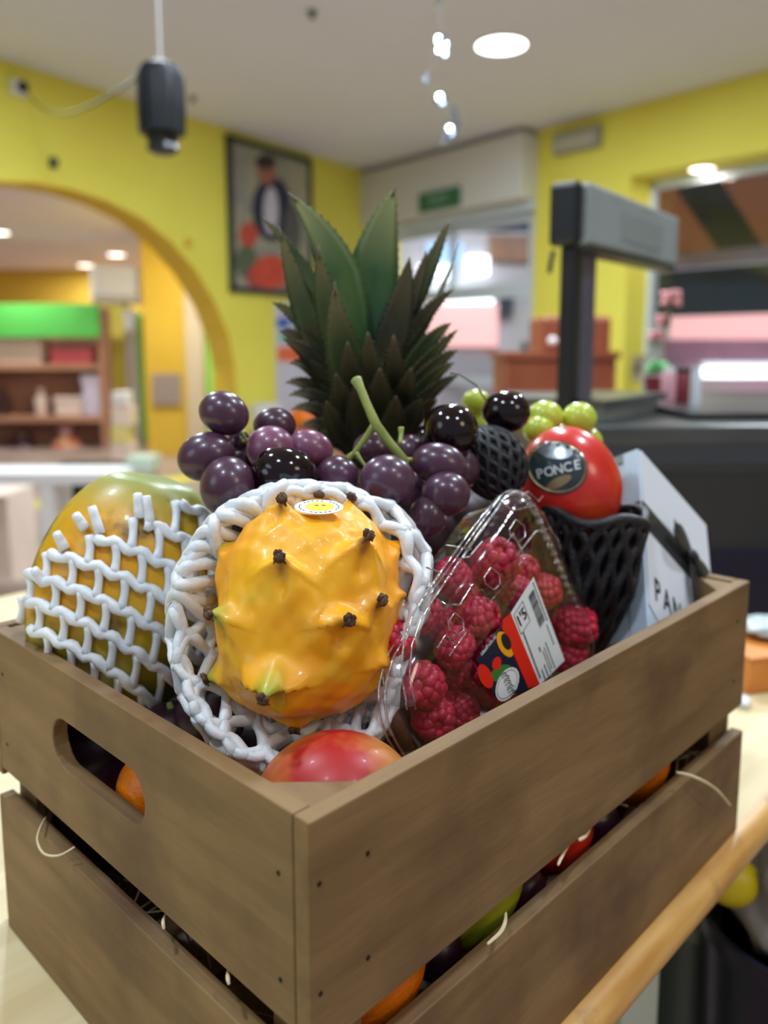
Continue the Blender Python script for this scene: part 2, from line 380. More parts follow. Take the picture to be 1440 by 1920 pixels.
# exit sign, emergency light
c = pR(825, 375, .225)
ex = thing('exit_sign', 'green exit sign on the white box above the glass door', 'sign', c-ZC*.06)
w_, h_ = abs(sR(pR(862, 375, .225))-sR(pR(787, 380, .225)))/2, .085
obj('sign_panel', MB().box(c+nR*.012, dR*w_, ZC*h_, nR*.012), M['exit'], ex)
def textmesh(body, size=1.0, bold=0):
    cu = D.curves.new('lettering', 'FONT'); cu.body = body; cu.size = size; cu.align_x = 'CENTER'; cu.align_y = 'CENTER'
    cu.resolution_u = 3; cu.offset = bold
    o = D.objects.new('lettering', cu); COL.objects.link(o); dg = bpy.context.evaluated_depsgraph_get(); dg.update()
    me = o.evaluated_get(dg).to_mesh(); v = [tuple(p.co) for p in me.vertices]; f = [tuple(p.vertices) for p in me.polygons]
    o.evaluated_get(dg).to_mesh_clear(); D.objects.remove(o); D.curves.remove(cu)
    return v, f
def text_on(mb, body, size, c, ex_, ey, en=None, thick=.0002, fn=None, bold=0):
    v, f = textmesh(body, size, bold); c = np.asarray(c)
    P = [fn(p[0], p[1]) if fn else c+ex_*p[0]+ey*p[1] for p in v]
    if en is not None:      # give the lettering a little thickness
        n = len(P); Q = [p+np.asarray(en)*thick for p in P]
        mb.add(P+Q, [tuple(i+n for i in q) for q in f]+[q[::-1] for q in f])
    else: mb.add(P, f)
    return mb
ax_ = dR if (dR@CX) > 0 else -dR
obj('lettering', text_on(MB(), 'EXIT', .13, c+nR*.0245, ax_, ZC, nR, .001), mat('sign_print', (150, 176, 150), rough=.5), ex)
p0, p1 = pR(1043, 262, .02), pR(1128, 250, .02)
em = thing('emergency_light', 'flat grey emergency light high on the yellow wall', 'light', p0)
e0, e1 = sR(p0), sR(p1); ez = p1[2]
obj('lamp_body', rbox(MB(), e0, e1, ez-.10, ez+.07, .002, .07), mat('grey_lamp_body', (150, 146, 130), rough=.4), em, bevel=.01)
obj('lamp_cover', rbox(MB(), e0+.03, e1-.03, ez-.08, ez+.02, .07, .085), mat('dull_diffuser', (176, 172, 150), rough=.3), em)

# downlights
def downlight(p, r, m, label, power, col, group='round recessed ceiling lights'):
    t = thing('ceiling_light', label, 'ceiling light', p, group)
    obj('trim_ring', MB().lathe(p, [(r*1.0, -.001), (r*1.12, -.001), (r*1.12, -.010), (r*1.0, -.010), (r, -.001)], 32), M['whitep'], t, smooth=False)
    obj('lamp_disc', MB().lathe(p, [(0.001, -.004), (r, -.004), (r, -.008), (.001, -.008)], 32), m, t)
    area('lamp_light', p-ZC*.03, p-ZC*1.0, r*2, power, col, t)
    return t
PW = 26
p = onz(940, 83, ZCEIL); downlight(p, .15, M['lamp'], 'round white ceiling light above the scale, right of the hanging crystals', PW*1.6, (.76, .88, 1))
for i, (x, y, s) in enumerate([(-1.1, .7, 1.2), (1.1, .9, 1.2), (-.5, -.6, .8), (.9, -.7, .7), (-1.5, 3.6, 2.6), (.35, 3.9, 2.6), (1.9, 3.2, 2.2), (.2, 2.0, 1.4)]):
    area('unseen_overhead_light', (x, y, ZCEIL-.03), (x, y, 0), .2, PW*s*(1.35 if y > 1.5 else 1), (.76, .88, 1))  # near lamps follow grape highlights; far ones added out of view to brighten room
c = pR(1317, 308, -.15); c[2] = wz
downlight(c-ZC*.002, .085, M['lampw'], 'small round light in the top of the window recess', 5, (1, .96, .85))

# sub-room beyond the arch
ZS = H+1.15; 
bp = onz(100, 506, ZS); yb = bp[1]
def onY(px, py, Y): return at(px, py, Y)
struct('ceiling_side', MB().prism([tuple(wl(1.0, ZS)-nL*THL), tuple(wl(9.5, ZS)-nL*THL), (-9, 12.5, ZS), (-1.5, 12.5, ZS)], (0, 0, .08)), mat('side_ceiling_paint', (244, 230, 240), rough=.9))
struct('wall_back', MB().bx(-9, -1.6, yb, yb+.1, 0, ZS), M['ywarm'])
# golden partition, beige door trim, green panel
def slab(name, x0, x1, Y, z0, z1, m, th=.1, **k):
    a = at(x0, 600, Y)[0]; b = at(x1, 600, Y)[0]
    return struct(name, MB().bx(a, b, Y, Y+th, z0, z1), m, **k)
slab('wall_partition', 268, 348, 8.3, 0, ZS, M['ywarm'], .12)
slab('trim_4', 346, 380, 8.25, 0, ZS, M['beige'], .1)
slab('wall_green', 379, 470, 8.35, 0, ZS, M['lgreen'], .1)
slab('wall_pillar', 190, 232, 9.6, 0, at(200, 568, 9.6)[2], M['ywall'], .3)
slab('trim_5', 232, 250, 9.5, 0, H+.42, M['whitep'], .1)
slab('trim_6', 246, 272, 9.7, 0, H+.4, M['lgreen'], .08)
a = at(285, 700, 8.27); b = at(340, 760, 8.27)
vt = thing('wall_vent', 'small grey panel on the golden partition', 'panel', (a[0], 8.28, b[2]))
obj('vent_panel', MB().bx(a[0], b[0], 8.255, 8.298, b[2], a[2]), mat('mauve_grey', (176, 158, 148), rough=.6), vt)
mb = MB()
for i in range(6): z = b[2]+(a[2]-b[2])*(i+.5)/6; mb.bx(a[0]+.02, b[0]-.02, 8.245, 8.255, z-.008, z+.008)
obj('vent_slat', mb, mat('vent_slat_grey', (150, 134, 128), rough=.6), vt)
# air conditioner
a = at(172, 500, 8.6); b = at(268, 570, 8.6)
ac = thing('air_conditioner', 'white air conditioner high beside the golden partition', 'air conditioner', (a[0], 8.6, b[2]))
obj('housing', MB().bx(a[0], b[0], 8.5, 8.85, b[2], a[2]), M['whitep'], ac, bevel=.04)
obj('air_flap', MB().bx(a[0]+.04, b[0]-.04, 8.48, 8.5, b[2]+.03, b[2]+.09), mat('flap_grey', (190, 186, 176), rough=.5), ac)
for px, py in ((160, 497), (218, 477), (-4, 435)):
    p = onz(px, py, ZS); downlight(p, .105, M['lampw'], {160: 'left of two small round lights in the side room ceiling', 218: 'right of two small round lights near the air conditioner', -4: 'small round light cut by the left picture edge'}[px], 42, (.86, .90, 1), 'side room ceiling lights')
downlight(np.array([-1.9, 7.3, ZS]), .105, M['lampw'], 'small round side room light added unseen above the arch', 36, (.95, .93, .95), 'side room ceiling lights')  # unseen lamp added to brighten the golden partition

# shelf unit with green fascia
YS = 8.9
def X(px, Y): return at(px, 650, Y)[0]
def Z(py, Y, px=100): return at(px, py, Y)[2]
xa, xb = X(-90, YS), X(190, YS)
sh = thing('shelf_unit', 'wooden shop shelving with a bright green top band', 'shelf', ((xa+xb)/2, YS, 0))
obj('fascia', MB().bx(xa, xb, YS-.06, YS, Z(632, YS), Z(570, YS)), M['green'], sh)
obj('back_panel', MB().bx(xa, xb, YS+.30, YS+.33, 0, Z(575, YS)), M['shelfback'], sh)
obj('side_panel', MB().bx(xb-.04, xb, YS, YS+.30, 0, Z(575, YS)), M['shelfw'], sh)
obj('side_panel', MB().bx(xa, xa+.04, YS, YS+.30, 0, Z(575, YS)), M['shelfw'], sh)
for py in (688, 786, 880):
    obj('shelf_board', MB().bx(xa+.04, xb-.04, YS, YS+.29, Z(py, YS)-.03, Z(py, YS)+.03), M['shelfw'], sh)
def zsh(py): return Z(py, YS)+.0301
def item(name, x0, x1, py_shelf, h, m, label, cat, depth=.2, Y=YS+.05, kind='box', top=None):
    a, b = X(x0, Y), X(x1, Y); z = zsh(py_shelf); t = thing(name, label, cat, ((a+b)/2, Y+depth/2, z))
    c = ((a+b)/2, Y+depth/2, z); r = (b-a)/2
    if kind == 'box':
        obj('body', MB().bx(a, b, Y, Y+depth, z, z+h), m, t, bevel=.015)
        obj('lid', MB().bx(a-.01, b+.01, Y-.01, Y+depth+.01, z+h*.8, z+h+.01), top or m, t, bevel=.01)
    elif kind == 'bottle':
        obj('body', MB().lathe(c, [(r*.9, 0), (r, .02), (r, h*.62), (r*.45, h*.75), (r*.4, h*.9)], 20), m, t, smooth='auto')
        obj('cap', MB().lathe(np.array(c)+ZC*h*.9, [(r*.48, 0), (r*.48, h*.1), (r*.3, h*.11)], 20), top or m, t)
    elif kind == 'bag':
        obj('body', MB().ball(np.array(c)+ZC*h*.4, (r, 0, 0), (0, r*.7, 0), (0, 0, h*.4), 18, 10), m, t, smooth=True)
        obj('tie', MB().lathe(np.array(c)+ZC*h*.75, [(r*.3, 0), (r*.2, h*.06), (r*.6, h*.25)], 16), top or m, t, smooth=True)
    return t
item('gift_box', -20, 74, 688, .30, M['cream'], 'pale boxy package on the top shelf at the left edge', 'box')
item('storage_tin', 92, 170, 688, .16, M['pink'], 'low pink box on the top shelf', 'box', top=M['pink'])
item('wine_bottle', -25, 5, 786, .3, mat('dark_bottle', (60, 34, 30), rough=.3), 'dark bottle on the middle shelf', 'bottle', kind='bottle')
item('small_bottle', 52, 76, 786, .30, M['cream'], 'pale slim bottle on the middle shelf', 'bottle', kind='bottle')
item('paper_parcel', 96, 147, 786, .2, M['cream'], 'cream parcel lying on the middle shelf', 'parcel')
item('milk_carton', 150, 183, 786, .44, mat('lilac_carton', (206, 196, 214), rough=.5), 'tall lilac white carton on the middle shelf end', 'carton')
item('food_bag', 78, 138, 880, .42, mat('bag_cream_red', (222, 196, 150), (206, 60, 40), scale=9, rough=.5), 'red and cream food bag on the lowest visible shelf', 'bag', kind='bag', top=mat('bag_pink', (196, 140, 136), rough=.5))
item('cooking_pot', -15, 60, 880, .34, mat('dark_pot', (70, 36, 42), rough=.4), 'dark rounded pot on the lowest visible shelf', 'pot', kind='bag')
# goods rack by the pillar
a, b = X(192, 7.4), X(238, 7.4)
gr = thing('goods_rack', 'pale packets stacked on a stand by the pillar', 'display stand', ((a+b)/2, 7.4, 0))
obj('stand', MB().bx(a, b, 7.4, 7.7, 0, Z(870, 7.4)), M['whitep'], gr)
for i, (z0, z1, mm) in enumerate([(868, 832, 'cream'), (832, 800, 'yellow'), (800, 762, 'cream'), (760, 735, 'whitep')]):
    obj('packet', MB().bx(a+.02+.01*i, b-.03*(i % 2), 7.42, 7.62, Z(z0, 7.4)+.002, Z(z1, 7.4)-.002), M[mm] if mm != 'yellow' else mat('pale_yellow_packet', (226, 208, 130), rough=.5), gr, bevel=.01)
a, b = X(225, 7.0), X(276, 7.0)
st_ = thing('side_stool', 'low white stand with a mint top by the partition', 'stand', ((a+b)/2, 7.1, 0))
obj('stand_top', MB().bx(a, b, 7.0, 7.3, Z(872, 7)-.04, Z(858, 7)), mat('mint_top', (206, 232, 216), rough=.5), st_)
obj('stand_leg', MB().bx(a+.03, b-.03, 7.03, 7.27, 0, Z(872, 7)-.04), M['whitep'], st_)
# white low table with legs, on the orange floor
Y0 = 3.5
tz = Z(892, Y0)
a, b = X(-160, Y0), X(205, Y0)
wt = thing('white_table', 'white painted table with slim legs left behind the crate', 'table', ((a+b)/2, Y0+.3, 0))
obj('table_top', MB().bx(a, b, Y0, Y0+.24, tz-.04, tz+.01), M['whitep'], wt)
for x in (a+.02, X(56, Y0), b-.08):
    obj('leg', MB().bx(x, x+.055, Y0+.01, Y0+.06, 0, tz-.04), M['whitep'], wt)
    obj('leg', MB().bx(x, x+.055, Y0+.18, Y0+.23, 0, tz-.04), M['whitep'], wt)
a, b = X(-60, 4.0), X(30, 4.0)
cb = thing('cardboard_box', 'pinkish cardboard box under the white table', 'box', ((a+b)/2, 4.0, 0))
obj('body', MB().bx(a, b, 3.8, 4.1, 0, .42), M['cream'], cb); obj('flap', MB().bx(a, b, 3.77, 3.8, .41, .42), M['cream'], cb)
a, b = X(62, 4.5), X(190, 4.5)
kb = thing('black_crate', 'black crate of dark goods behind the white table legs', 'crate', ((a+b)/2, 4.6, 0))
obj('body', MB().bx(a, b, 4.45, 4.85, 0, .44), M['black'], kb, bevel=.02); obj('rim', MB().bx(a-.01, b+.01, 4.44, 4.86, .40, .42), M['dark'], kb)

# things on the left wall: painting, security camera, hooks, poster
def lpanel(px0, px1, pyt, pyb, off):      # rectangle on the left wall
    sa, sb = sL(pL(px0, (pyt+pyb)/2)), sL(pL(px1, (pyt+pyb)/2)); m = (px0+px1)/2
    return sb, sa, pL(m, pyb)[2], pL(m, pyt)[2]
s1_, s2_, z1_, z2_ = lpanel(425, 580, 277, 556, 0)
z1_, z2_ = pL(500, 553)[2], pL(500, 276)[2]
pt = thing('framed_painting', 'painting of a figure with flowers in a dark frame', 'painting', wl((s1_+s2_)/2, z1_)+nL*.01)
mb = MB(); fw = .05
for q in [(s1_, s1_+fw, z1_, z2_), (s2_-fw, s2_, z1_, z2_), (s1_, s2_, z1_, z1_+fw), (s1_, s2_, z2_-fw, z2_)]: lbox(mb, *q, .002, .05)
obj('picture_frame', mb, M['pframe'], pt, bevel=.004)
obj('canvas', lbox(MB(), s1_+fw*.8, s2_-fw*.8, z1_+fw*.8, z2_-fw*.8, .005, .03), M['canvas'], pt)
def blob(px, py, rx, ry, off, m, name, rot=0, seg=14):
    c = pL(px, py, off); sc = (c@CF-EYE@CF)/F; P = []
    for k in range(seg):
        a = 2*math.pi*k/seg; x, y = rx*math.cos(a), ry*math.sin(a)
        P.append(tuple(pL(px+x*math.cos(rot)-y*math.sin(rot), py+x*math.sin(rot)+y*math.cos(rot), off)))
    obj(name, MB().prism(P, nL*.001), m, pt)
blob(510, 392, 38, 62, .031, mat('painted_jacket', (36, 42, 62), rough=.7), 'painted_jacket')
blob(508, 395, 14, 45, .0325, mat('painted_shirt', (190, 184, 196), rough=.7), 'painted_shirt')
blob(500, 322, 18, 25, .0335, mat('painted_face', (150, 98, 76), rough=.7), 'painted_face')
blob(498, 303, 20, 14, .0345, mat('painted_hair', (52, 40, 38), rough=.7), 'painted_hair')
blob(540, 520, 22, 24, .0335, mat('painted_flower_dull', (150, 110, 90), rough=.7), 'painted_flower')
blob(482, 520, 20, 22, .0335, mat('painted_flower_pink', (160, 60, 62), rough=.7), 'painted_flower')
blob(548, 440, 16, 60, .0315, mat('painted_shadow', (86, 84, 82), rough=.7), 'painted_backdrop')
blob(466, 440, 18, 24, .0335, mat('painted_flower_red', (176, 72, 52), rough=.7), 'painted_flower')
blob(508, 510, 36, 32, .0345, mat('painted_flower_orange', (206, 84, 56), (176, 52, 44), scale=14, rough=.7), 'painted_flower')
blob(462, 490, 20, 34, .0315, mat('painted_leaves', (84, 92, 70), rough=.7), 'painted_leaves')
c = pL(35, 165, .03)
sc_ = thing('security_camera', 'small white camera with a dark lens on the yellow wall', 'camera', c-ZC*.04)
obj('mount', MB().box(c, dL*.05, ZC*.05, nL*.028), M['whitep'], sc_, bevel=.01)
obj('lens', MB().lathe(c+nL*.03, [(.032, 0), (.036, .03), (.02, .034)], 20, nL), M['black'], sc_)
# lantern hanging from the ceiling
YL = 2.4
top = at(297, 118, YL); bot = at(300, 290, YL); sc = YL/F
ln = thing('pendant_lamp', 'black ribbed cylindrical lamp hanging from the ceiling', 'lamp', (top[0], YL, bot[2]))
hh = top[2]-bot[2]; c0 = np.array([top[0]+.004, YL, bot[2]])
obj('shade', MB().lathe(c0, [(.030, hh*.18), (.060, hh*.24), (.062, hh*.5), (.061, hh*.86), (.050, hh*.96), (.03, hh*.985)], 30), M['lantern'], ln, smooth='auto')
mb = MB()
for k in range(18):
    a = 2*math.pi*k/18; d = np.array([math.cos(a), math.sin(a), 0])
    mb.tube([c0+d*.062+ZC*hh*.22, c0+d*.064+ZC*hh*.5, c0+d*.0625+ZC*hh*.86, c0+d*.05+ZC*hh*.96], .003, 5)
obj('ribs', mb, mat('lantern_rib', (20, 25, 34), rough=.3), ln)
obj('bottom_cap', MB().lathe(c0, [(.025, 0), (.042, .01), (.046, hh*.06), (.04, hh*.12), (.05, hh*.2)], 24), M['black'], ln, smooth='auto')
obj('top_cap', MB().lathe(c0+ZC*hh*.97, [(.03, 0), (.02, .012), (.006, .016)], 20), M['whitep'], ln)
obj('cord', MB().tube([c0+ZC*hh, [c0[0], c0[1], ZCEIL-.002]], .0045, 6), mat('pale_cord', (190, 186, 186), rough=.5), ln)
P0 = pL(50, 172, .06); P1 = c0+ZC*hh*.85-CX*.06
mb = MB(); pts = []
for i in range(25):
    u = i/24; q = P0*(1-u)+P1*u; q = q-ZC*(.14*4*u*(1-u)*(1-.35*u)); pts.append(q)
obj('power_cable', mb.tube(pts, .0055, 6), mat('grey_cable', (104, 98, 62), rough=.6), ln)
# small fixings
for px, py, nm, lb in [(100, 305, 'wall_hook', 'dark hook on the yellow wall above the arch'), (352, 455, 'wall_hook', 'small pale hook beside the arch curve')]:
    c = pL(px, py, .02); mm = M['dark'] if px < 200 else M['ywarm']
    t = thing(nm, lb, 'hook', c-ZC*.03)
    obj('plate', MB().box(c, dL*.022, ZC*.035, nL*.018), mm, t, bevel=.004); obj('prong', MB().tube([c+nL*.018, c+nL*.05-ZC*.01, c+nL*.055+ZC*.01], .008, 8), mm, t)
for px, py, lb in [(585, 20, 'small grey sensor on the ceiling at the top'), (361, 181, 'tiny grey sensor on the ceiling by the lamp')]:
    p = onz(px, py, ZCEIL); t = thing('ceiling_sensor', lb, 'sensor', p-ZC*.04)
    obj('base', MB().lathe(p-ZC*.012, [(.03, 0), (.034, .011)], 16), M['greyplate'], t); obj('head', MB().lathe(p-ZC*.045, [(.008, 0), (.018, .01), (.02, .033)], 16), M['steel'], t)
# crystal strings
mb = MB(); YC = 1.9
cs = thing('crystal_string', 'string of clear glass crystals hanging from the ceiling', 'hanging ornament', at(838, 262, YC))
pts = [at(x, y, YC) for x, y in [(822, -150), (824, 0), (828, 85), (800, 148), (828, 188), (852, 222), (838, 262)]]
topp = pts[0].copy(); topp[2] = ZCEIL-.001
obj('thread', MB().tube([topp]+pts, .0006, 5), M['sticker'], cs)
gm = plastic('crystal_glass', (206, 220, 240), fac=.35, rough=.03, bump=0)
for x, y, r, l in [(828, 78, 9, 15), (829, 96, 8, 12), (800, 148, 8, 13), (827, 187, 10, 14), (850, 212, 9, 14), (853, 230, 9, 12), (846, 246, 10, 12), (836, 260, 10, 12), (822, 2, 9, 8)]:
    c = at(x, y, YC); k = YC/F
    obj('crystal', MB().ball(c, CX*r*k, np.array([0, 1, 0])*r*k, ZC*l*k, 8, 6), gm, cs)
# poster rack on left wall
s1_, s2_, z1_, z2_ = lpanel(517, 600, 590, 800, 0)
po = thing('notice_board', 'white notice with blue and orange marks on the yellow wall', 'notice', wl((s1_+s2_)/2, z1_)+nL*.01)
obj('sheet', lbox(MB(), s1_-.3, s2_, z1_, z2_+.1, .002, .012), mat('notice_white', (196, 194, 206), rough=.5), po)
def pbl(x0, x1, y0, y1, m, name, off=.0125):
    P = [tuple(pL(x, y, off)) for x, y in ((x0, y0), (x1, y0), (x1, y1), (x0, y1))]; obj(name, MB().prism(P, nL*.001), m, po)
pbl(519, 543, 596, 614, mat('print_blue', (40, 84, 176), rough=.5), 'blue_print')
pbl(524, 600, 618, 640, mat('print_teal', (110, 180, 160), rough=.5), 'teal_print')
pbl(520, 610, 650, 678, mat('print_orange', (224, 104, 62), rough=.5), 'orange_print')
c = pL(500, 775, .1); c[2] = at(560, 806, pL(560, 830, .28)[1])[2]+.122
wb_ = thing('white_box', 'small white box against the yellow wall by the grapes', 'box', c-ZC*.12)
obj('body', MB().box(c, dL*.13, ZC*.12, nL*.06), M['white'], wb_, bevel=.01); obj('lid', MB().box(c+ZC*.115, dL*.135, ZC*.012, nL*.065), M['white'], wb_)
# support sideboard behind the crate against the left wall, carrying oranges
c = pL(560, 830, .28)
sbz = at(560, 806, c[1])[2]
sb = thing('sideboard', 'low wooden sideboard against the yellow wall', 'sideboard', (c[0], c[1], 0))
obj('cabinet', MB().box((c[0], c[1], sbz/2-.01), dL*1.0, ZC*(sbz/2-.01), nL*.24), M['shelfw'], sb); obj('worktop', MB().box((c[0], c[1], sbz-.01), dL*1.03, ZC*.01, nL*.25), M['shelfw'], sb)
for x, y, lb in [(575, 786, 'orange on the sideboard behind the pineapple leaves'), ]:
    p = at(x, y, c[1]-.02); r = 24*c[1]/F; p[2] = sbz+r*.98
    t = thing('orange_fruit', lb, 'orange', p-ZC*r)
    obj('peel', MB().ball(p, CX*r*1.3, np.array([0, r, 0]), ZC*r, 20, 12), M['orange'], t, smooth=True)
    obj('stalk_end', MB().ball(p+ZC*r*.97, CX*.008, np.array([0, .008, 0]), ZC*.004, 8, 6), M['stem'], t)

# ------------------------------------------------------------------ street outside
def rslab(name, px0, px1, Y, pyt, pyb, m, lb, cat, th=.1, part='panel'):
    a, b = at(px0, (pyt+pyb)/2, Y), at(px1, (pyt+pyb)/2, Y); z1, z0 = at((px0+px1)/2, pyt, Y)[2], at((px0+px1)/2, pyb, Y)[2]
    t = thing(name, lb, cat, ((a[0]+b[0])/2, Y, z0))
    obj(part, MB().bx(a[0], b[0], Y, Y+th, z0, z1), m, t); return t, (a[0], b[0], z0, z1)
struct('trim_7', MB().bx(-4, 14, 11, 30, -.06, -.051), mat('street_paving', (170, 160, 160), rough=.7))
# awning: sloping striped cloth above the shop window
aw = thing('striped_awning', 'terracotta and dark striped awning outside the shop window', 'awning', pR(1330, 470, -1.2))
Abase = pR(1205, 372, -.4); Aend = pR(1205, 372, -.4)+dR*5
pB, pT = wr(w0-.6, wz+.35)-nR*.4, wr(w0-.6, pR(1240, 480, -1.6)[2])-nR*1.7
for k in range(14):
    a0 = .42*k; mm = M['awno'] if k % 2 == 0 else M['awnd']; wdt = .42
    P = [pB+dR*a0, pB+dR*(a0+wdt), pT+dR*(a0+wdt), pT+dR*a0]
    obj('cloth_stripe', MB().prism([tuple(q) for q in P], (0, 0, .02)), mm, aw)
obj('front_bar', MB().box(pT+dR*2.9-ZC*.05, dR*3.1, ZC*.07, nR*.03), M['purple'], aw)
obj('valance', MB().box(pT+dR*2.9-ZC*.36, dR*3.1, ZC*.22, nR*.01), M['awnd'], aw)
t, g = rslab('market_stall_sign', 1262, 1700, 9, 545, 636, M['pinksign'], 'wide pink backlit sign across the street', 'sign')
t, g = rslab('stall_fascia', 1235, 1700, 9.3, 636, 690, mat('mauve_fascia', (190, 150, 176), (160, 130, 156), scale=2, rough=.5), 'mauve stall fascia below the pink sign', 'fascia')
t, g = rslab('strip_light', 1322, 1600, 8.9, 690, 708, M['whitesign'], 'long white strip light of the stall outside', 'light')
obj('housing', MB().bx(g[0], g[1], 9.0, 9.06, g[3], g[3]+.06), M['whitep'], t)
t, g = rslab('stall_wall', 1180, 1700, 9.8, 640, 900, mat('pale_pink_stall', (206, 164, 180), (186, 176, 172), scale=1.2, rough=.6), 'pale pink back wall of the stall outside', 'wall')
t, g = rslab('pink_canopy', 1340, 1432, 8.6, 752, 800, mat('salmon_cloth', (236, 120, 132), rough=.6), 'salmon pink rounded cover outside the window', 'cover')
c = at(1386, 795, 8.6); 
obj('dome', MB().ball(c+ZC*.05, CX*.24, np.array([0, .2, 0]), ZC*.16, 20, 10), mat('salmon_cloth2', (236, 120, 132), rough=.6), t, smooth=True)
# street objects seen through the glazed door
t, g = rslab('neon_shop_front', 800, 934, 12.9, 569, 650, M['pinksign'], 'salmon pink lit panel seen through the glass door', 'sign')
t, g = rslab('lit_canopy', 806, 925, 12.86, 540, 568, M['whitesign'], 'bright white canopy light seen through the glass door', 'light', .14)
t, g = rslab('blue_lightbox', 800, 868, 12.9, 455, 496, M['blueglow'], 'pale blue lit box seen through the upper door pane', 'sign')
t, g = rslab('white_lightbox', 786, 846, 12.84, 497, 522, M['whitesign'], 'small white lamp low in the upper door pane', 'light', .16)
t, g = rslab('white_lightbox', 876, 916, 12.84, 480, 514, M['whitesign'], 'small white lamp beside the blue lit box', 'light', .16)
t, g = rslab('street_building', 640, 1120, 13.005, 380, 900, mat('grey_facade', (186, 178, 182), (160, 156, 160), scale=.8, rough=.8), 'grey building face across the street behind the door', 'building')
obj('window_band', MB().bx(g[0]+.4, g[1]-.4, 12.98, 13.004, 2.9, 3.4), M['awnd'], t)
t, g = rslab('street_kiosk', 918, 1000, 12.9, 440, 490, mat('brown_shutter', (150, 104, 74), (80, 70, 70), scale=1.5, rough=.6), 'brown shutter in the upper right of the door glass', 'shutter')
t, g = rslab('dark_cabinet', 936, 962, 12.86, 546, 592, M['awnd'], 'small dark panel through the door glass right side', 'panel', .14)
t, g = rslab('shop_stand', 800, 950, 8.3, 660, 780, mat('pale_stand', (200, 180, 186), rough=.5), 'pale pink stand inside by the glass door', 'stand')

# ------------------------------------------------------------------ right side of the shop: wooden bench, scale, counter
YB = 3.6
a, b = X(1000, YB), X(1146, YB)
wc = thing('wooden_dresser', 'red brown wooden dresser behind the scale post', 'dresser', ((a+b)/2, YB+.2, 0))
zt = at(1100, 592, YB)[2]; zl = at(980, 672, YB)[2]; a2 = X(945, YB)
obj('upper_cabinet', MB().bx(a+.04, b, YB, YB+.35, zl, zt), M['redwood'], wc, bevel=.02)
obj('lower_cabinet', MB().bx(a2, b, YB-.1, YB+.35, 0, zl), M['redwood'], wc, bevel=.01)
obj('worktop', MB().bx(a2-.02, b+.01, YB-.12, YB+.35, zl, zl+.03), M['redwood'], wc)
c = np.array([X(1032, YB), YB-.04, at(1030, 640, YB)[2]])
obj('door_knob', MB().ball(c, CX*.02, (0, .03, 0), ZC*.02, 12, 8), M['whitep'], wc, smooth=True)
YK = 1.25
cz = at(1300, 797, YK)[2]
a, b = X(1118, YK), X(1118, YK)+2.2
ct = thing('shop_counter', 'dark shop counter with a steel top behind the box', 'counter', ((a+b)/2, YK+.4, 0))
obj('counter_top', MB().bx(a, b, YK, YK+.95, cz-.03, cz), M['steel'], ct, bevel=.004)
gz = at(1300, 872, YK)[2]
obj('glass_front', MB().bx(a+.01, b, YK+.02, YK+.03, gz, cz-.03), plastic('counter_glass', (150, 160, 156), fac=.1, rough=.05, bump=0), ct)
obj('display_deck', MB().bx(a, b, YK+.04, YK+.9, gz-.02, gz), M['steel'], ct)
obj('back_panel', MB().bx(a, b, YK+.6, YK+.62, gz, cz-.03), M['redwood'], ct)
obj('body', MB().bx(a, b, YK+.03, YK+.9, at(1300, 1040, YK)[2], gz-.02), M['dark'], ct)
obj('plinth', MB().bx(a+.02, b, YK+.0, YK+.85, .12, at(1300, 1040, YK)[2]), M['leather'], ct)
obj('kick_board', MB().bx(a+.04, b, YK+.08, YK+.8, 0, .12), M['greyplate'], ct)
# glass box and red tray in the display
a_, b_ = X(1265, YK+.2), X(1420, YK+.2)
dt_ = thing('steel_tray', 'dark steel pan inside the counter display', 'tray', ((a_+b_)/2, YK+.3, gz+.001))
obj('pan', MB().bx(a_, b_, YK+.1, YK+.4, gz+.001, gz+.07), M['dark'], dt_, bevel=.01); obj('rim', MB().bx(a_-.01, b_+.01, YK+.09, YK+.41, gz+.066, gz+.074), M['steel'], dt_)
# scale: platform, post and display head
YP = 1.30
px_ = at(1067, 600, YP)[0]
ds = thing('price_scale', 'black shop scale with a tall post and grey display head', 'scale', (px_, YP, cz+.001))
e1 = unit([.60, .80, 0]); e2 = np.array([-e1[1], e1[0], 0])
zb = at(1060, 462, YP)[2]; zt = at(1060, 348, YP)[2]
pb = np.array([px_, YP, 0])
obj('post', MB().box(pb+e1*.003+ZC*((zb+cz+.012)/2), e1*.014, e2*.014, ZC*((zb-cz+.008)/2)), M['black'], ds, bevel=.004)
obj('post_side', MB().box(pb+e1*.045+ZC*((zb+cz+.012)/2), e1*.028, e2*.012, ZC*((zb-cz+.008)/2)), mat('mauve_grey_plastic', (92, 82, 102), (60, 54, 74), scale=6, rough=.35), ds)
hc = (zb+zt)/2; hz = (zt-zb)/2
obj('display_head', MB().box(pb+e1*.200-e2*.01+ZC*hc, e1*.215, e2*.025, ZC*hz), M['greyplate'], ds, bevel=.006)
obj('head_end', MB().box(pb-e1*.024+ZC*(hc-.0), e1*.010, e2*.025, ZC*hz*1.04), M['black'], ds, bevel=.008)
obj('head_bottom', MB().box(pb+e1*.20-e2*.01+ZC*(zb-.004), e1*.21, e2*.022, ZC*.004), M['dark'], ds)
f = -e2; fc = pb+e1*.20-e2*.0355+ZC*hc
obj('display_window', MB().box(fc+e1*.02-ZC*.005, e1*.10, e2*.0006, ZC*.022), mat('lcd_grey', (138, 146, 146), rough=.3), ds)
obj('weighing_plate', MB().box(pb+e1*.16+ZC*(cz+.03)+e2*.02, e1*.15, e2*.08, ZC*.006), M['steel'], ds)
obj('scale_body', MB().box(pb+e1*.16+ZC*(cz+.012)+e2*.02, e1*.13, e2*.07, ZC*.011), M['greyplate'], ds)
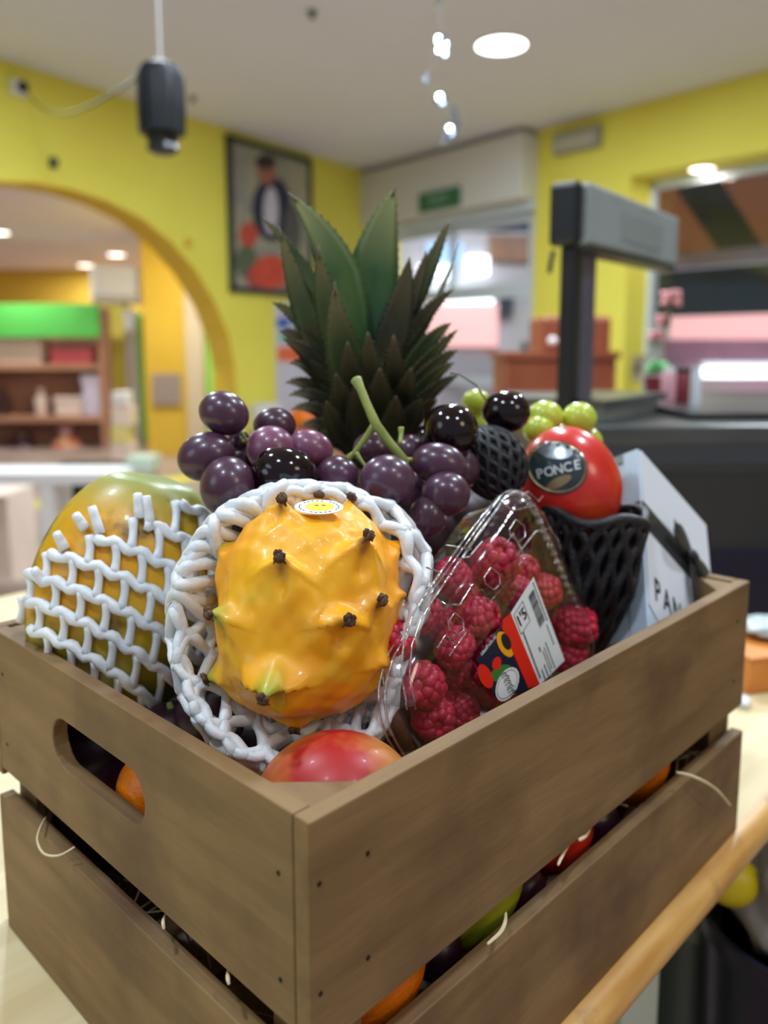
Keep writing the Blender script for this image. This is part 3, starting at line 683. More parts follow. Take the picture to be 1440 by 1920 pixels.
obj('cable', MB().tube([at(1038, 470, YP), at(1033, 490, YP), at(1030, 512, YP)], .004, 6), M['black'], ds)
# counter goods
def cyl(name, px, Y, r, h, m, lb, cat, capm=None, prof=None):
    c = np.array([X(px, Y), Y, cz+.0005]); t = thing(name, lb, cat, c)
    obj('body', MB().lathe(c, prof or [(r*.9, 0), (r, .004), (r, h*.85), (r*.9, h*.88)], 20), m, t, smooth='auto')
    obj('cap', MB().lathe(c+ZC*h*.88, [(r*.8, 0), (r*.8, h*.12), (r*.5, h*.125)], 20), capm or m, t)
    return t, c
cyl('white_bottle', 1308, 1.5, .0095, .082, mat('bottle_white', (226, 234, 240), rough=.3), 'slim white bottle standing on the counter', 'bottle')
cyl('red_jar', 1283, 1.6, .018, .078, mat('jar_dark_red', (120, 34, 48), rough=.3), 'dark red jar on the counter beside the white bottle', 'jar', M['black'])
cyl('pink_jar', 1258, 1.6, .015, .078, mat('jar_pink', (206, 150, 160), rough=.3), 'pale pink jar on the counter beside the dark red jar', 'jar', M['whitep'])
c = np.array([X(1238, 1.75), 1.75, cz+.0005])
pp = thing('potted_plant', 'small green plant in a red pot on the counter', 'plant', c)
obj('pot', MB().lathe(c, [(.022, 0), (.03, .05), (.032, .055), (.026, .056)], 20), mat('pot_red', (140, 48, 56), rough=.5), pp, smooth='auto')
mb = MB()
for k in range(26):
    a = rng.rand()*6.28; e = rng.rand()*1.2; d = np.array([math.cos(a)*math.cos(e), math.sin(a)*math.cos(e), math.sin(e)])
    mb.ball(c+ZC*.062+d*.02, d*.014, unit(np.cross(d, ZC))*.007, unit(np.cross(d, np.cross(d, ZC)))*.003, 8, 5)
obj('foliage', mb, mat('plant_green', (104, 176, 100), rough=.5), pp, smooth=True)
# flower stem in a vase by the window
c = np.array([X(1228, 1.95), 1.95, cz+.0005])
fv = thing('flower_vase', 'pink flowers on tall stems in a slim vase', 'flowers', c)
obj('vase', MB().lathe(c, [(.02, 0), (.03, .04), (.018, .12), (.022, .14)], 20), mat('vase_clear', (180, 180, 170), rough=.3), fv, smooth='auto')
tips = [at(1258, 560, 1.95), at(1244, 600, 1.97), at(1230, 630, 1.93)]
for tp in tips: obj('stalk', MB().tube([c+ZC*.1, (c+ZC*.1)*.4+tp*.6+CX*.01, tp], .004, 6), mat('stalk_green', (90, 104, 70), rough=.6), fv)
for tp, r in zip(tips, (.030, .022, .022)):
    mb = MB()
    for k in range(9):
        a = k*2.4; d = np.array([math.cos(a)*.8, math.sin(a)*.8, .5*math.sin(k)]); mb.ball(tp+d*r*.5, d*r*.6, unit(np.cross(d, ZC))*r*.45, ZC*r*.35, 10, 6)
    obj('blossom', mb, mat('blossom_pink', (226, 150, 150), rough=.6), fv, smooth=True)
c = pR(1197, 690, .02)
sw = thing('switch_box', 'grey switch box on the yellow pier beside the window', 'switch', c-ZC*.05)
obj('box', MB().box(c, dR*.05, ZC*.10, nR*.018), mat('switch_grey', (140, 124, 96), rough=.5), sw); obj('switch', MB().box(c+nR*.02, dR*.02, ZC*.03, nR*.006), M['dark'], sw)

# ------------------------------------------------------------------ the table
tt = thing('display_table', 'pale wooden table with a rounded beech edge under the crate', 'table', cr(.3, .4, 0))
tb = MB().box(cr(.10, .505, TAB-.0105), UC*.85, VC*.505, ZC*.0105)
obj('table_top', tb, M['table'], tt)
mb = MB(); rr = .0150
prof = [(-.000, .0004), (-.007, .0002), (-.011, -.002), (-.0145, -.007), (-.0155, -.012), (-.0145, -.017), (-.010, -.0205), (0, -.021)]
P = [cr(-.75, t, TAB+z) for t, z in prof]
mb.prism([tuple(p) for p in P], UC*1.70)
obj('edge_rail', mb, M['rail'], tt, smooth='auto')
for s, t in [(-.68, .08), (.88, .08), (-.68, .93), (.88, .93)]:
    obj('leg', MB().box(cr(s, t, (TAB-.021)/2), UC*.025, VC*.025, ZC*(TAB-.021)/2), M['rail'], tt)

# ------------------------------------------------------------------ the crate
L, W, TK = .4255, .303, .0088
crate = thing('fruit_crate', 'weathered brown wooden crate heaped with fruit', 'crate', cr(L/2, W/2, TAB))
HP = .0955; z_up = RIM; z_lo = RIM-.107
def plank(name, s0_, s1_, t0, t1, zt, m, bev=.0009, hole=None, jag=None):
    if hole:
        if s1_-s0_ < t1-t0:
            P = [tuple(cr(s0_, t, z)) for t, z in [(t0, zt-HP), (t1, zt-HP), (t1, zt), (t0, zt)]]
            Hh = [tuple(cr(s0_, t, z)) for t, z in hole]; mb = MB().prism(P, UC*(s1_-s0_), [Hh])
    else: mb = MB().box(cr((s0_+s1_)/2, (t0+t1)/2, zt-HP/2), UC*(s1_-s0_)/2, VC*(t1-t0)/2, ZC*HP/2)
    return obj(name, mb, m, crate, bevel=bev)
def stadium(t0, t1, z0, z1, n=8):
    r = (z1-z0)/2; P = []
    for k in range(n+1): a = -math.pi/2+math.pi*k/n; P.append((t1-r+r*math.cos(a), (z0+z1)/2+r*math.sin(a)))
    for k in range(n+1): a = math.pi/2+math.pi*k/n; P.append((t0+r+r*math.cos(a), (z0+z1)/2+r*math.sin(a)))
    return P
def slat(s0_, s1_, t0, t1, z0, z1, m, hole=None):
    if hole:
        P = [tuple(cr(s0_, t, z)) for t, z in [(t0, z0), (t1, z0), (t1, z1), (t0, z1)]]
        mb = MB().prism(P, UC*(s1_-s0_), [[tuple(cr(s0_, t, z)) for t, z in hole]])
    else: mb = MB().box(cr((s0_+s1_)/2, (t0+t1)/2, (z0+z1)/2), UC*(s1_-s0_)/2, VC*(t1-t0)/2, ZC*(z1-z0)/2)
    return obj('slat', mb, m, crate, bevel=.0009)
TB = TAB+.0008
slat(0, L, 0, TK, RIM-.0955, RIM, M['wood_u']); slat(0, L+.0012, -.0016, TK-.0016, TB, RIM-.1160, M['wood_u'])
slat(0, L, W-TK, W, RIM-.0955, RIM, M['wood_u']); slat(0, L, W-TK, W, TB, RIM-.1160, M['wood_u'])
slat(0, TK, TK+.0003, W-TK-.0003, RIM-.0900, RIM, M['wood_v'], stadium(.118, .216, RIM-.057, RIM-.028))
slat(-.0030, TK-.0030, TK+.0003, W-TK-.0003, TB, RIM-.1065, M['wood_v'])
slat(L-TK, L, TK+.0003, W-TK-.0003, RIM-.0900, RIM, M['wood_v'], stadium(.10, .20, RIM-.057, RIM-.028))
slat(L-TK, L, TK+.0003, W-TK-.0003, TB, RIM-.1030, M['wood_v'])
z_lo = RIM-.116
e = .0006; q = .026
for (s, t, a, b) in [(TK+e, TK+e, 1, 1), (L-TK-e, TK+e, -1, 1), (TK+e, W-TK-e, 1, -1), (L-TK-e, W-TK-e, -1, -1)]:
    P = [tuple(cr(s, t, TAB+.004)), tuple(cr(s+a*q, t, TAB+.004)), tuple(cr(s, t+b*q, TAB+.004))]
    obj('corner_post', MB().prism(P, ZC*(RIM-TAB-.0055)), M['wood_v'], crate, bevel=.0006)
for k in range(4):
    t = TK+.004+k*(W-2*TK-.008)/4; wdt = (W-2*TK-.008)/4-.006
    obj('base_board', MB().box(cr(L/2, t+wdt/2, TAB+.009), UC*(L/2-TK-.001), VC*wdt/2, ZC*.004), M['wood_u'], crate)
def nail(p, n):
    n = unit(n); obj('nail', MB().lathe(p-n*.0005, [(.0011, 0), (.0011, .0008), (.0006, .0010)], 8, n), M['nail'], crate)
for z in (RIM-.026, RIM-.071, z_lo-.026, z_lo-.071):
    for s in (.0048, .03) if z > z_lo else (.03,): nail(cr(s, 0, z), -VC)
    nail(cr(L-.02, 0, z), -VC); nail(cr(0, .018, z-.002), -UC); nail(cr(0, W-.02, z), -UC)
# straw
def strand(pts, r, lb):
    P = [np.asarray(p) for p in pts]; out = []
    for i in range(len(P)-1):
        a, b, c_, d = P[max(i-1, 0)], P[i], P[i+1], P[min(i+2, len(P)-1)]
        for k in range(6):
            u = k/6; out.append(.5*((2*b)+(-a+c_)*u+(2*a-5*b+4*c_-d)*u*u+(-a+3*b-3*c_+d)*u**3))
    out.append(P[-1]); n = len(out)
    obj('straw_strand', MB().tube(out, [r*(.35+.65*math.sin(math.pi*(.1+.8*i/n))) for i in range(n)], 6), M['straw'], smooth=True, label=lb, cat='straw', group='loose straw strands poking from the crate')
def fL(px, py, off=.004): return onplane(px, py, cr(-off, 0, 0), UC)
def fR(px, py, off=.004): return onplane(px, py, cr(0, -off, 0), VC)
strand([fL(86, 1532, -.004), fL(76, 1550), fL(70, 1575, .010), fL(82, 1600, .012), fL(110, 1604, .008), fL(140, 1588, .001)], .0007, 'pale looped straw strand on the short crate side')
strand([fR(948, 1710, -.003), fR(947, 1728), fR(938, 1748, .006), fR(914, 1770, .008)], .0011, 'short curved straw strand in the middle of the long side gap')
strand([fR(1268, 1448, .001), fR(1300, 1456, .008), fR(1340, 1478, .012), fR(1369, 1510, .010)], .0011, 'long curved straw strand at the far end of the crate')
strand([fR(1068, 1580, -.01), fR(1056, 1600, -.002), fR(1046, 1622, .001)], .0011, 'tiny straw strand beside the pear in the gap')
strand([fR(1106, 1552, -.008), fR(1098, 1566, -.002), fR(1086, 1575, .001)], .0013, 'tiny straw tuft beside the red fruit in the gap')
strand([fL(310, 1715, -.006), fL(306, 1728, .001), fL(308, 1742, .002)], .0009, 'tiny straw tip in the short side gap')
strand([fL(428, 1818, -.006), fL(427, 1832, .001), fL(430, 1846, .002)], .0009, 'tiny straw tip low in the short side gap')
mb = MB()
for k in range(420):
    p = cr(.03+rng.rand()*(L-.06), .02+rng.rand()*(W-.04), TAB+.018+rng.rand()*.07)
    d = unit(rng.randn(3)*[1, 1, .35]); e_ = unit(rng.randn(3)); l = .012+rng.rand()*.016
    q = [p-d*l+e_*.004, p, p+d*l+e_*.006]
    q = [np.array([*(O2+U2*np.clip((x[:2]-O2)@U2, .012, L-.012)+V2*np.clip((x[:2]-O2)@V2, .012, W-.012)), max(x[2], TAB+.016)]) for x in q]
    mb.tube(q, .0006, 4, cap=False)
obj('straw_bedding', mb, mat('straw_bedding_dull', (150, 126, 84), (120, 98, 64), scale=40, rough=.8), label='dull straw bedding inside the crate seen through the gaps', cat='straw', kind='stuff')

# ------------------------------------------------------------------ fruit helpers
def fruit(name, p, r, m, label, cat, squash=1., group=None, stalk=True, tip=ZC, fn=None):
    t = thing(name, label, cat, p-ZC*r*squash, group)
    tip = unit(tip); a = unit(np.cross(tip, [.3, 1, .2])); b = np.cross(tip, a)
    def dim(q):
        k = 1-.12*max(0, (q[2]-.86)/.14)**1.5-.06*max(0, (-q[2]-.9)/.1); return q*k
    obj('skin', MB().ball(p, a*r, b*r, tip*r*squash, 36, 24, fn or dim), m, t, smooth=True)
    if stalk: obj('stalk', MB().tube([p+tip*r*squash*.86, p+tip*r*squash*1.02+a*.001], [.0022, .0016], 8), M['stem'], t)
    return t
fruit('orange_fruit', cr(.064, .050, z_lo+.004), .040, M['orange'], 'orange showing in the long side gap near the corner', 'orange', .95, tip=(1, 1, .4))
fruit('orange_fruit', cr(.032, .163, RIM-.064), .021, M['orange'], 'orange seen through the hand hole', 'orange', .95)
fruit('orange_fruit', cr(.325, .050, z_lo+.004), .038, M['orange'], 'orange showing at the far end of the side gap', 'orange', .95, tip=(1, 1, .4))
fruit('green_pear', cr(.146, .047, z_lo+.000), .034, M['pear'], 'yellow green pear in the middle of the side gap', 'pear', 1.2, tip=UC+.4*ZC)
fruit('red_apple', cr(.222, .044, z_lo-.002), .032, M['red'], 'red apple in the side gap beyond the pear', 'apple', .9)
fruit('dark_filler_plum', cr(.056, .225, z_lo+.012), .034, M['grape'], 'dark filler plum deep inside the crate', 'plum', .95)  # dark fruit added to keep the hand hole view dark
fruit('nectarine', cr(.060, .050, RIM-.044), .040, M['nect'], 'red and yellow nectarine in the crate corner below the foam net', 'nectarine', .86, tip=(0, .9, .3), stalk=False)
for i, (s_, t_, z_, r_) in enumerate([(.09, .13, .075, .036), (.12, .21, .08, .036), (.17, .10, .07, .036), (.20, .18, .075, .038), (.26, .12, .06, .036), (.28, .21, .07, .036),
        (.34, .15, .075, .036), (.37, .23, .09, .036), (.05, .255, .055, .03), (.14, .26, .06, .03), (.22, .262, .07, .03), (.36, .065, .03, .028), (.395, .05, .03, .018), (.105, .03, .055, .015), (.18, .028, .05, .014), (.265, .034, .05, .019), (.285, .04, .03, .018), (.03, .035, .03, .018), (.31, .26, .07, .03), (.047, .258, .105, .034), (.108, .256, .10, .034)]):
    fruit('dark_filler_plum', cr(s_, t_, TAB+.016+z_ if z_ > .03 else TAB+.02+r_+z_), r_, mat('plum_skin_%s' % 'abc'[i % 3], [(52, 18, 36), (40, 16, 30), (60, 24, 34)][i % 3], rough=.35), 'dark filler plum added to keep the crate inside dark', 'plum', .95, 'dark filler plums added inside the crate')  # mostly unseen fruit added to block the bright table behind the crate gaps
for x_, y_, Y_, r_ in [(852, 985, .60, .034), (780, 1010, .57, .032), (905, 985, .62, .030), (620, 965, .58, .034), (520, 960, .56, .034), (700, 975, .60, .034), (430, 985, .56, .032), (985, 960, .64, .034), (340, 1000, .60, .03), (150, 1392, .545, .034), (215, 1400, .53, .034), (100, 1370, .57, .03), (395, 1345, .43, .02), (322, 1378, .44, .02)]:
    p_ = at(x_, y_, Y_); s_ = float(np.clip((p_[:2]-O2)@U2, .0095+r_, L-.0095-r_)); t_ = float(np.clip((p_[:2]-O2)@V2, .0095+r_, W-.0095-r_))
    fruit('dark_filler_plum', cr(s_, t_, p_[2]), r_, mat('plum_skin_top', (44, 18, 32), rough=.4), 'dark filler plum added to darken gaps between the fruit', 'plum', .95, 'dark filler plums darkening gaps between the fruit')  # fruit added so openings between the bigger pieces look dark
_nb = [o for o in D.objects if o.name.startswith('nectarine')][0]
# ------------------------------------------------------------------ papaya and its net
pc = at(241, 1112, .487); k = (pc-EYE)@CF/F
ro = math.radians(-14); ea = CX*math.cos(ro)-CU*math.sin(ro)*-1; ea = unit(CX*math.cos(.25)+CU*math.sin(-.25)*-1*0+CX*0); 
eu = unit(CU*math.cos(.22)+CX*math.sin(.22)); er = unit(CX-eu*(CX@eu)); ef = np.cross(er, eu)
PA, PB, PCC = er*178*k, ef*.054, eu*240*k
pap = thing('papaya', 'large mottled yellow green papaya at the left of the crate', 'papaya', pc-ZC*.05)
def papf(q):
    a = math.atan2(q[1], q[0]); rr_ = 1+.022*math.cos(5*a+.6)*(1-q[2]**2); s = 1-.06*max(0, (q[2]-.9)/.1)
    return np.array([q[0]*rr_, q[1]*rr_, q[2]*s])
obj('skin', MB().ball(pc, PA, PB, PCC, 72, 44, papf), M['papaya'], pap, smooth=True)
# green blush on the shoulder: skin colour driven by object height above the fruit
pm = M['papaya']; N = pm.node_tree.nodes; LK = pm.node_tree.links; bs = N['Principled BSDF']; old = bs.inputs['Base Color'].links[0].from_socket
tcn = [x for x in N if x.type == 'TEX_COORD'][0]
vm = N.new('ShaderNodeVectorMath'); vm.operation = 'DOT_PRODUCT'; vm.inputs[1].default_value = tuple(eu); LK.new(tcn.outputs['Object'], vm.inputs[0])
mr = N.new('ShaderNodeMapRange'); off_ = float(np.dot(ZC*.05, eu)); mr.inputs[1].default_value = off_+.046; mr.inputs[2].default_value = off_+.074; LK.new(vm.outputs['Value'], mr.inputs[0])
mx = N.new('ShaderNodeMix'); mx.data_type = 'RGBA'; LK.new(mr.outputs[0], mx.inputs[0]); LK.new(old, mx.inputs[6]); mx.inputs[7].default_value = srgb((132, 146, 74))
mr2 = N.new('ShaderNodeMapRange'); mr2.inputs[1].default_value = off_-.005; mr2.inputs[2].default_value = off_-.045; LK.new(vm.outputs['Value'], mr2.inputs[0])
mx2 = N.new('ShaderNodeMix'); mx2.data_type = 'RGBA'; LK.new(mr2.outputs[0], mx2.inputs[0]); LK.new(mx.outputs[2], mx2.inputs[6]); mx2.inputs[7].default_value = srgb((122, 118, 16))
LK.new(mx2.outputs[2], bs.inputs['Base Color'])
Minv = np.linalg.inv(np.column_stack([PA, PB, PCC]))
def onpap(px, py, lift=.0026):
    sc = 1+lift/.058; r = Minv@ray(px, py)/sc; o = Minv@(EYE-pc)/sc
    A_, B_, C_ = r@r, 2*r@o, o@o-1; dd = B_*B_-4*A_*C_
    if dd < 0: return onpap(px+(241-px)*.03, py+(1112-py)*.03, lift)
    else: t = (-B_-math.sqrt(dd))/(2*A_)
    return EYE+ray(px, py)*t
net = MB()
def nd(k, j): return (100+49*j-7*k-3.2*j*max(k, 0)*.5, 1040+11*j+1.9*j*j+49*k+2.6*j*k)
rows = {-3: (4.4, 7), -2: (3.2, 7), -1: (1.5, 7), 0: (-.1, 6.6), 1: (-.9, 6), 2: (-.7, 6), 3: (-.5, 6), 4: (.1, 5.6), 5: (1.4, 5.0)}
for k_, (j0, j1) in rows.items():
    P = []; m_ = int((j1-j0)*6)
    for i in range(m_+1):
        j = j0+(j1-j0)*i/m_; x, y = nd(k_, j); y += 4.5*math.sin(2*math.pi*(j+.5*(k_ % 2))); P.append(onpap(x, y, .0030))
    net.tube(P, [.0030*(1+.16*math.sin(i*1.9)) for i in range(m_+1)], 8)
ks = sorted(rows)
for k_ in ks[:-1]:
    j = math.ceil(max(rows[k_][0], rows[k_+1][0])-.5)+(.5 if k_ % 2 else 0)-.25
    while j < min(rows[k_][1], rows[k_+1][1])+.01:
        x0, y0 = nd(k_, j); x1, y1 = nd(k_+1, j+.06)
        net.tube([onpap(x0+(x1-x0)*u+3*math.sin(3.1*u), y0+(y1-y0)*u, .0026-.0006*math.sin(3.1*u)) for u in np.linspace(0, 1, 6)], [.0030, .0026, .0023, .0023, .0026, .0030], 8)
        j += 1 if k_ < 2 else 1
for (x0, y0), (x1, y1) in [((188, 1000), (172, 950)), ((160, 992), (142, 965)), ((262, 972), (258, 926)), ((282, 990), (274, 930)), ((122, 1030), (106, 1000)), ((84, 1095), (64, 1068))]:
    net.tube([onpap(x0+(x1-x0)*u, y0+(y1-y0)*u, .003+.006*u*u) for u in (0, .35, .7, 1)], [.0031, .0030, .0028, .0025], 8)
obj('foam_net', net, M['foam'], smooth=True, label='white foam net stretched in squares over the papaya', cat='foam net')

# ------------------------------------------------------------------ dragon fruit
dc = at(577, 1142, .405); k = (dc-EYE)@CF/F
du = unit(CU*math.cos(-.06)+CX*math.sin(.06)*1.0); dr_ = unit(np.cross(CF, du)*-1); dr_ = unit(CX-du*(CX@du)); df = np.cross(dr_, du)    # df points away from the eye
if df@CF < 0: df = -df
RX, RY, RZ = 165*k, 168*k, 192*k
spk_px = [(537, 972), (653, 950), (657, 1046), (733, 1036), (537, 1070), (632, 1158), (437, 1150), (524, 1250), (428, 1036), (600, 905), (690, 1130), (556, 1338), (408, 1260), (700, 1230), (735, 1120)]
MI = np.linalg.inv(np.column_stack([dr_*RX, df*RX, du*RZ]))
def sdir(px, py):
    r = MI@ray(px, py); o = MI@(EYE-dc); A_, B_, C_ = r@r, 2*r@o, o@o-1; dd = max(0, B_*B_-4*A_*C_); t = (-B_-math.sqrt(dd))/(2*A_)
    return unit(o+r*t)
SP = [sdir(*p) for p in spk_px]
for k_ in range(14):       # far side
    th = 2.4*k_; zz = -.8+1.6*k_/13; q = np.array([math.cos(th)*.9, abs(math.sin(th))*.9+.3, zz]); SP.append(unit(q))
AMP = [.0040, .0035, .0070, .0050, .0062, .0080, .0060, .0110, .0045, .003, .003, .003, .005, .004, .0035]+[.0025]*14
def vn(q, f, s):      # cheap smooth noise
    return math.sin(q[0]*f+s)*math.sin(q[1]*f*1.1+2*s)*math.sin(q[2]*f*.9+.7*s)
LOBE = {7: 1.5, 12: 1.2, 5: 1.15}
def drf(q):
    d = unit(q); h = 0.0
    base = (abs(d[0])**2.7+abs(d[1])**2.3+abs(d[2])**2.7)**(-1/2.5)
    for i, (s_, a_) in enumerate(zip(SP, AMP)):
        c_ = d@s_
        if c_ < .66: continue
        up = unit(np.array([0, 0, 1.])-s_*s_[2]); rt = np.cross(up, s_); L_ = LOBE.get(i, 1)
        x, y = d@rt, d@up
        m1 = math.exp(-abs(x/(.24*L_))**2.6-((y+.05)/(.10 if y > -.05 else .30*L_))**2)
        h += a_*.95*m1
        for sg in (-1, 1):
            ax_, ay = sg*.80, -.36
            tt_ = max(0, min(.42, x*ax_+y*ay)); dx, dy = x-ax_*tt_, y-ay*tt_
            dist = math.hypot(dx, dy); side = 1.5 if dy > 0 else .5
            h += a_*.66*(1-tt_/.5)*math.exp(-(dist/(.045*side+.008))**2)
        h -= a_*.60*math.exp(-((x/.07)**2+((y+.16)/.09)**2))
    h += .0013*vn(d, 6, 1)+.0009*vn(d, 11, 2)+.0005*vn(d, 23, 4)
    return d*(base*.97+h/RX)
def dtone(q):
    d = unit(q); g = dr = 0.
    for i, s_ in enumerate(SP[:15]):
        if d@s_ < .9: continue
        up = unit(np.array([0, 0, 1.])-s_*s_[2]); rt = np.cross(up, s_); x, y = d@rt, d@up
        if i in (6, 7, 8, 12): g = max(g, math.exp(-((x/.11)**2+((y+.03)/.11)**2)**1.6), .5*math.exp(-((x/.025)**2+((y+.2)/.14)**2)))
        else: dr = max(dr, .75*math.exp(-((x/.05)**2+((y+.03)/.06)**2)))
        for sg in (-1, 1):
            tt_ = max(0, min(.22, x*sg*.80-y*.36)); dist = math.hypot(x-sg*.80*tt_, y+.36*tt_)
            if i in (2, 3, 4, 5): dr = max(dr, .85*(1-tt_/.22)*math.exp(-(dist/.022)**2))
    return g, dr
dfb = thing('dragon_fruit', 'yellow dragon fruit with brown tipped scales inside a white foam net', 'dragon fruit', dc-ZC*RZ)
dirs = []
def _rec(q): dirs.append(unit(q)); return drf(q)
dsk = obj('skin', MB().ball(dc, dr_*RX, df*RX, du*RZ, 220, 150, _rec), M['dragon'], dfb, smooth=True)
tn = [dtone(q) for q in dirs]
for nm, j in (('green_tone', 0), ('dry_tone', 1)):
    at_ = dsk.data.attributes.new(nm, 'FLOAT', 'POINT'); at_.data.foreach_set('value', [float(t[j]) for t in tn])
def dsurf(d, lift=0):
    q = drf(d); return dc+dr_*RX*q[0]+df*RX*q[1]+du*RZ*q[2]+unit(dr_*d[0]+df*d[1]+du*d[2])*lift
for i, s_ in enumerate(SP[:13]):
    n_ = unit(dr_*s_[0]+df*s_[1]+du*s_[2]); p = dsurf(s_, -.0008); mb = MB(); tu = unit(ZC*.8+n_*.6)
    for k_ in range(7):
        a = 2.4*k_; b1 = unit(np.cross(n_, ZC)); b2 = np.cross(n_, b1); o_ = (b1*math.cos(a)+b2*math.sin(a))*.0013*(k_ > 0)
        mb.tube([p+o_, p+o_*1.5+tu*.0016, p+o_*(.7+.3*rng.rand())+tu*(.0022+.0014*rng.rand())], [.0017, .0014, .0006], 6)
    for sg in (-1, 1):
        mb.tube([p+b1*sg*.0005-n_*.0006, p+b1*sg*.0018-ZC*.0010+n_*.0002, p+b1*sg*.0030-ZC*.0026-n_*.0008], [.0011, .0008, .0003], 6)
    obj('scale_tip', mb, M['spine'], dfb, smooth=True)
# oval sticker near the top of the fruit
sc0 = at(598, 951, .3965); sn = unit(CU*.93-CF*.30+CX*.03); sx = unit(np.cross(sn, CF)*-1); sx = unit(CX*.985+CU*.12); sx = unit(sx-sn*(sx@sn)); sy = np.cross(sn, sx)
stk = MB()
def disc(mb, c, ex_, ey, rx, ry, n_, th, seg=36, bend=0, x0=0, y0=0):
    P = []
    for j in range(seg):
        a = 2*math.pi*j/seg; x, y = x0+rx*math.cos(a), y0+ry*math.sin(a); P.append(tuple(c+ex_*x+ey*y))
    return mb.prism(P, n_*th)
so = obj('sticker', disc(stk, sc0, sx, sy, .0122, .0098, sn, .0003), M['sticker'], dfb)
obj('sticker_print', disc(MB(), sc0+sn*.0003, sx, sy, .0072, .0060, sn, .00012, x0=.0004), M['yellow'], so)
mb = MB()
for sx_, dy in [(-.0012, .0012), (.0022, .0014)]:
    mb.box(sc0+sn*.0005+sx*sx_+sy*dy, sx*.0010, sy*.0004, sn*.00006)
for j in range(26):
    a = 2*math.pi*j/26
    if j % 6 != 5: mb.box(sc0+sn*.0004+sx*.0098*math.cos(a)+sy*.0079*math.sin(a), (sy*math.cos(a)-sx*math.sin(a)*1.2)*.00055, (sx*math.cos(a)+sy*math.sin(a))*.00028, sn*.00005)
obj('sticker_lettering', mb, M['ink'], so)

# foam cup round the dragon fruit
nc = at(568, 1168, .395); nn_ = unit([.05, -.93, .37]); n1 = unit(CX-nn_*(CX@nn_)); n2 = np.cross(nn_, n1)
if n2[2] < 0: n2 = -n2
NR, NU = .0655, .0700
def cup(th, s):           # s 0..1 from the inner lip over the fold and back round the fruit
    kk = [(.74, -.020), (.86, -.003), (.97, .0040), (1.02, -.001), (1.055, -.013), (1.06, -.030), (1.02, -.048), (.90, -.066), (.70, -.082), (.42, -.092)]
    x = s*(len(kk)-1); i = min(int(x), len(kk)-2); u = x-i; u2 = u
    r_ = kk[i][0]*(1-u2)+kk[i+1][0]*u2; h = kk[i][1]*(1-u2)+kk[i+1][1]*u2
    sk = 1+.10*math.exp(-((((th-.72+math.pi) % (2*math.pi))-math.pi)/.55)**2)*min(1, s*2.2)      # bulge to the upper right
    r_ *= sk*(1-.20*math.exp(-((((th+.30+math.pi) % (2*math.pi))-math.pi)/.55)**2)); r_ += .012*math.sin(5*th+.5)*.6*max(0, 1-abs(s-.2)*4)
    h += .0035*math.sin(3*th+1)
    th_low = .5-.5*math.sin(th)
    return nc+n1*NR*r_*math.cos(th)+n2*NU*r_*math.sin(th)+nn_*h
cn = MB(); NS = 32; dth = 2*math.pi/NS; per = 5
for k_ in range(NS):
    P = []; R_ = []
    ns = 60
    for i in range(ns+1):
        s = i/ns; tri = math.cos(2*math.pi*per*s*.72); th = k_*dth+(1 if k_ % 2 else -1)*.46*dth*tri
        P.append(cup(th, s)+nn_*.0006*math.sin(17*s+k_)); R_.append((.0027+.0006*abs(tri))*(1+.12*math.sin(k_*2.3+i)))
    cn.tube(P, R_, 7)
lip = [cup(2*math.pi*i/190, .02+.018*math.sin(2*math.pi*i/190*19)) for i in range(190)]
cn.tube(lip, .0030, 7, closed=True)
lip = [cup(2*math.pi*i/190, .20+.02*math.sin(2*math.pi*i/190*19+1)) for i in range(190)]
cn.tube(lip, .0029, 7, closed=True)
# the fold is doubled and crushed together at the upper left
for k_ in range(16):
    th0 = 1.75+k_*.085; P = []
    for i in range(15):
        u = i/14; P.append(cup(th0+.10*math.sin(5*u+k_), .02+.5*u)+nn_*(.0025+.002*math.sin(k_*1.7)))
    cn.tube(P, .0034, 7)
obj('foam_net', cn, M['foam'], smooth=True, label='white foam net cup folded open around the yellow dragon fruit', cat='foam net')

# ------------------------------------------------------------------ raspberry punnet
T_ = EYE+ray(1003, 893)/ray(1003, 893)[1]*0
def rp(px, py, kk): return EYE+ray(px, py)*kk
Tp, Lp, Rp = rp(1003, 890, .500), rp(722, 1300, .374), rp(1142, 1212, .552)
A1 = unit(Lp-Tp); la = np.linalg.norm(Lp-Tp); B1 = Rp-Tp; B1 = B1-A1*(B1@A1); lb_ = np.linalg.norm(B1); B1 = unit(B1)
N1 = np.cross(A1, B1); 
if N1@CF > 0: N1 = -N1           # outward, to the eye
pun = thing('raspberry_punnet', 'clear plastic punnet of raspberries with a price label', 'punnet', Tp+A1*la/2+B1*lb_/2-N1*.025)
def rr_loop(inset, h, rad, seg=10):
    P = []; w_, l_ = la/2-inset, lb_/2-inset; rad = max(rad-inset*.5, .008); cc = Tp+A1*la/2+B1*lb_/2+N1*h
    for (sa, sb_) in ((1, 1), (-1, 1), (-1, -1), (1, -1)):
        a0 = {(1, 1): 0, (-1, 1): 90, (-1, -1): 180, (1, -1): 270}[(sa, sb_)]
        for j in range(seg+1):
            a = math.radians(a0+90*j/seg); P.append(cc+A1*(sa*(w_-rad)+rad*math.cos(a))+B1*(sb_*(l_-rad)+rad*math.sin(a)))
    return P
def loft(loops, cap0=True, cap1=True):
    mb = MB(); n = len(loops[0]); v = [p for l in loops for p in l]; f = []
    for i in range(len(loops)-1):
        for j in range(n): f.append((i*n+j, i*n+(j+1) % n, (i+1)*n+(j+1) % n, (i+1)*n+j))
    if cap0: f.append(tuple(range(n))[::-1])
    if cap1: f.append(tuple(range((len(loops)-1)*n, len(loops)*n)))
    return mb.add(v, f)
RD = .030
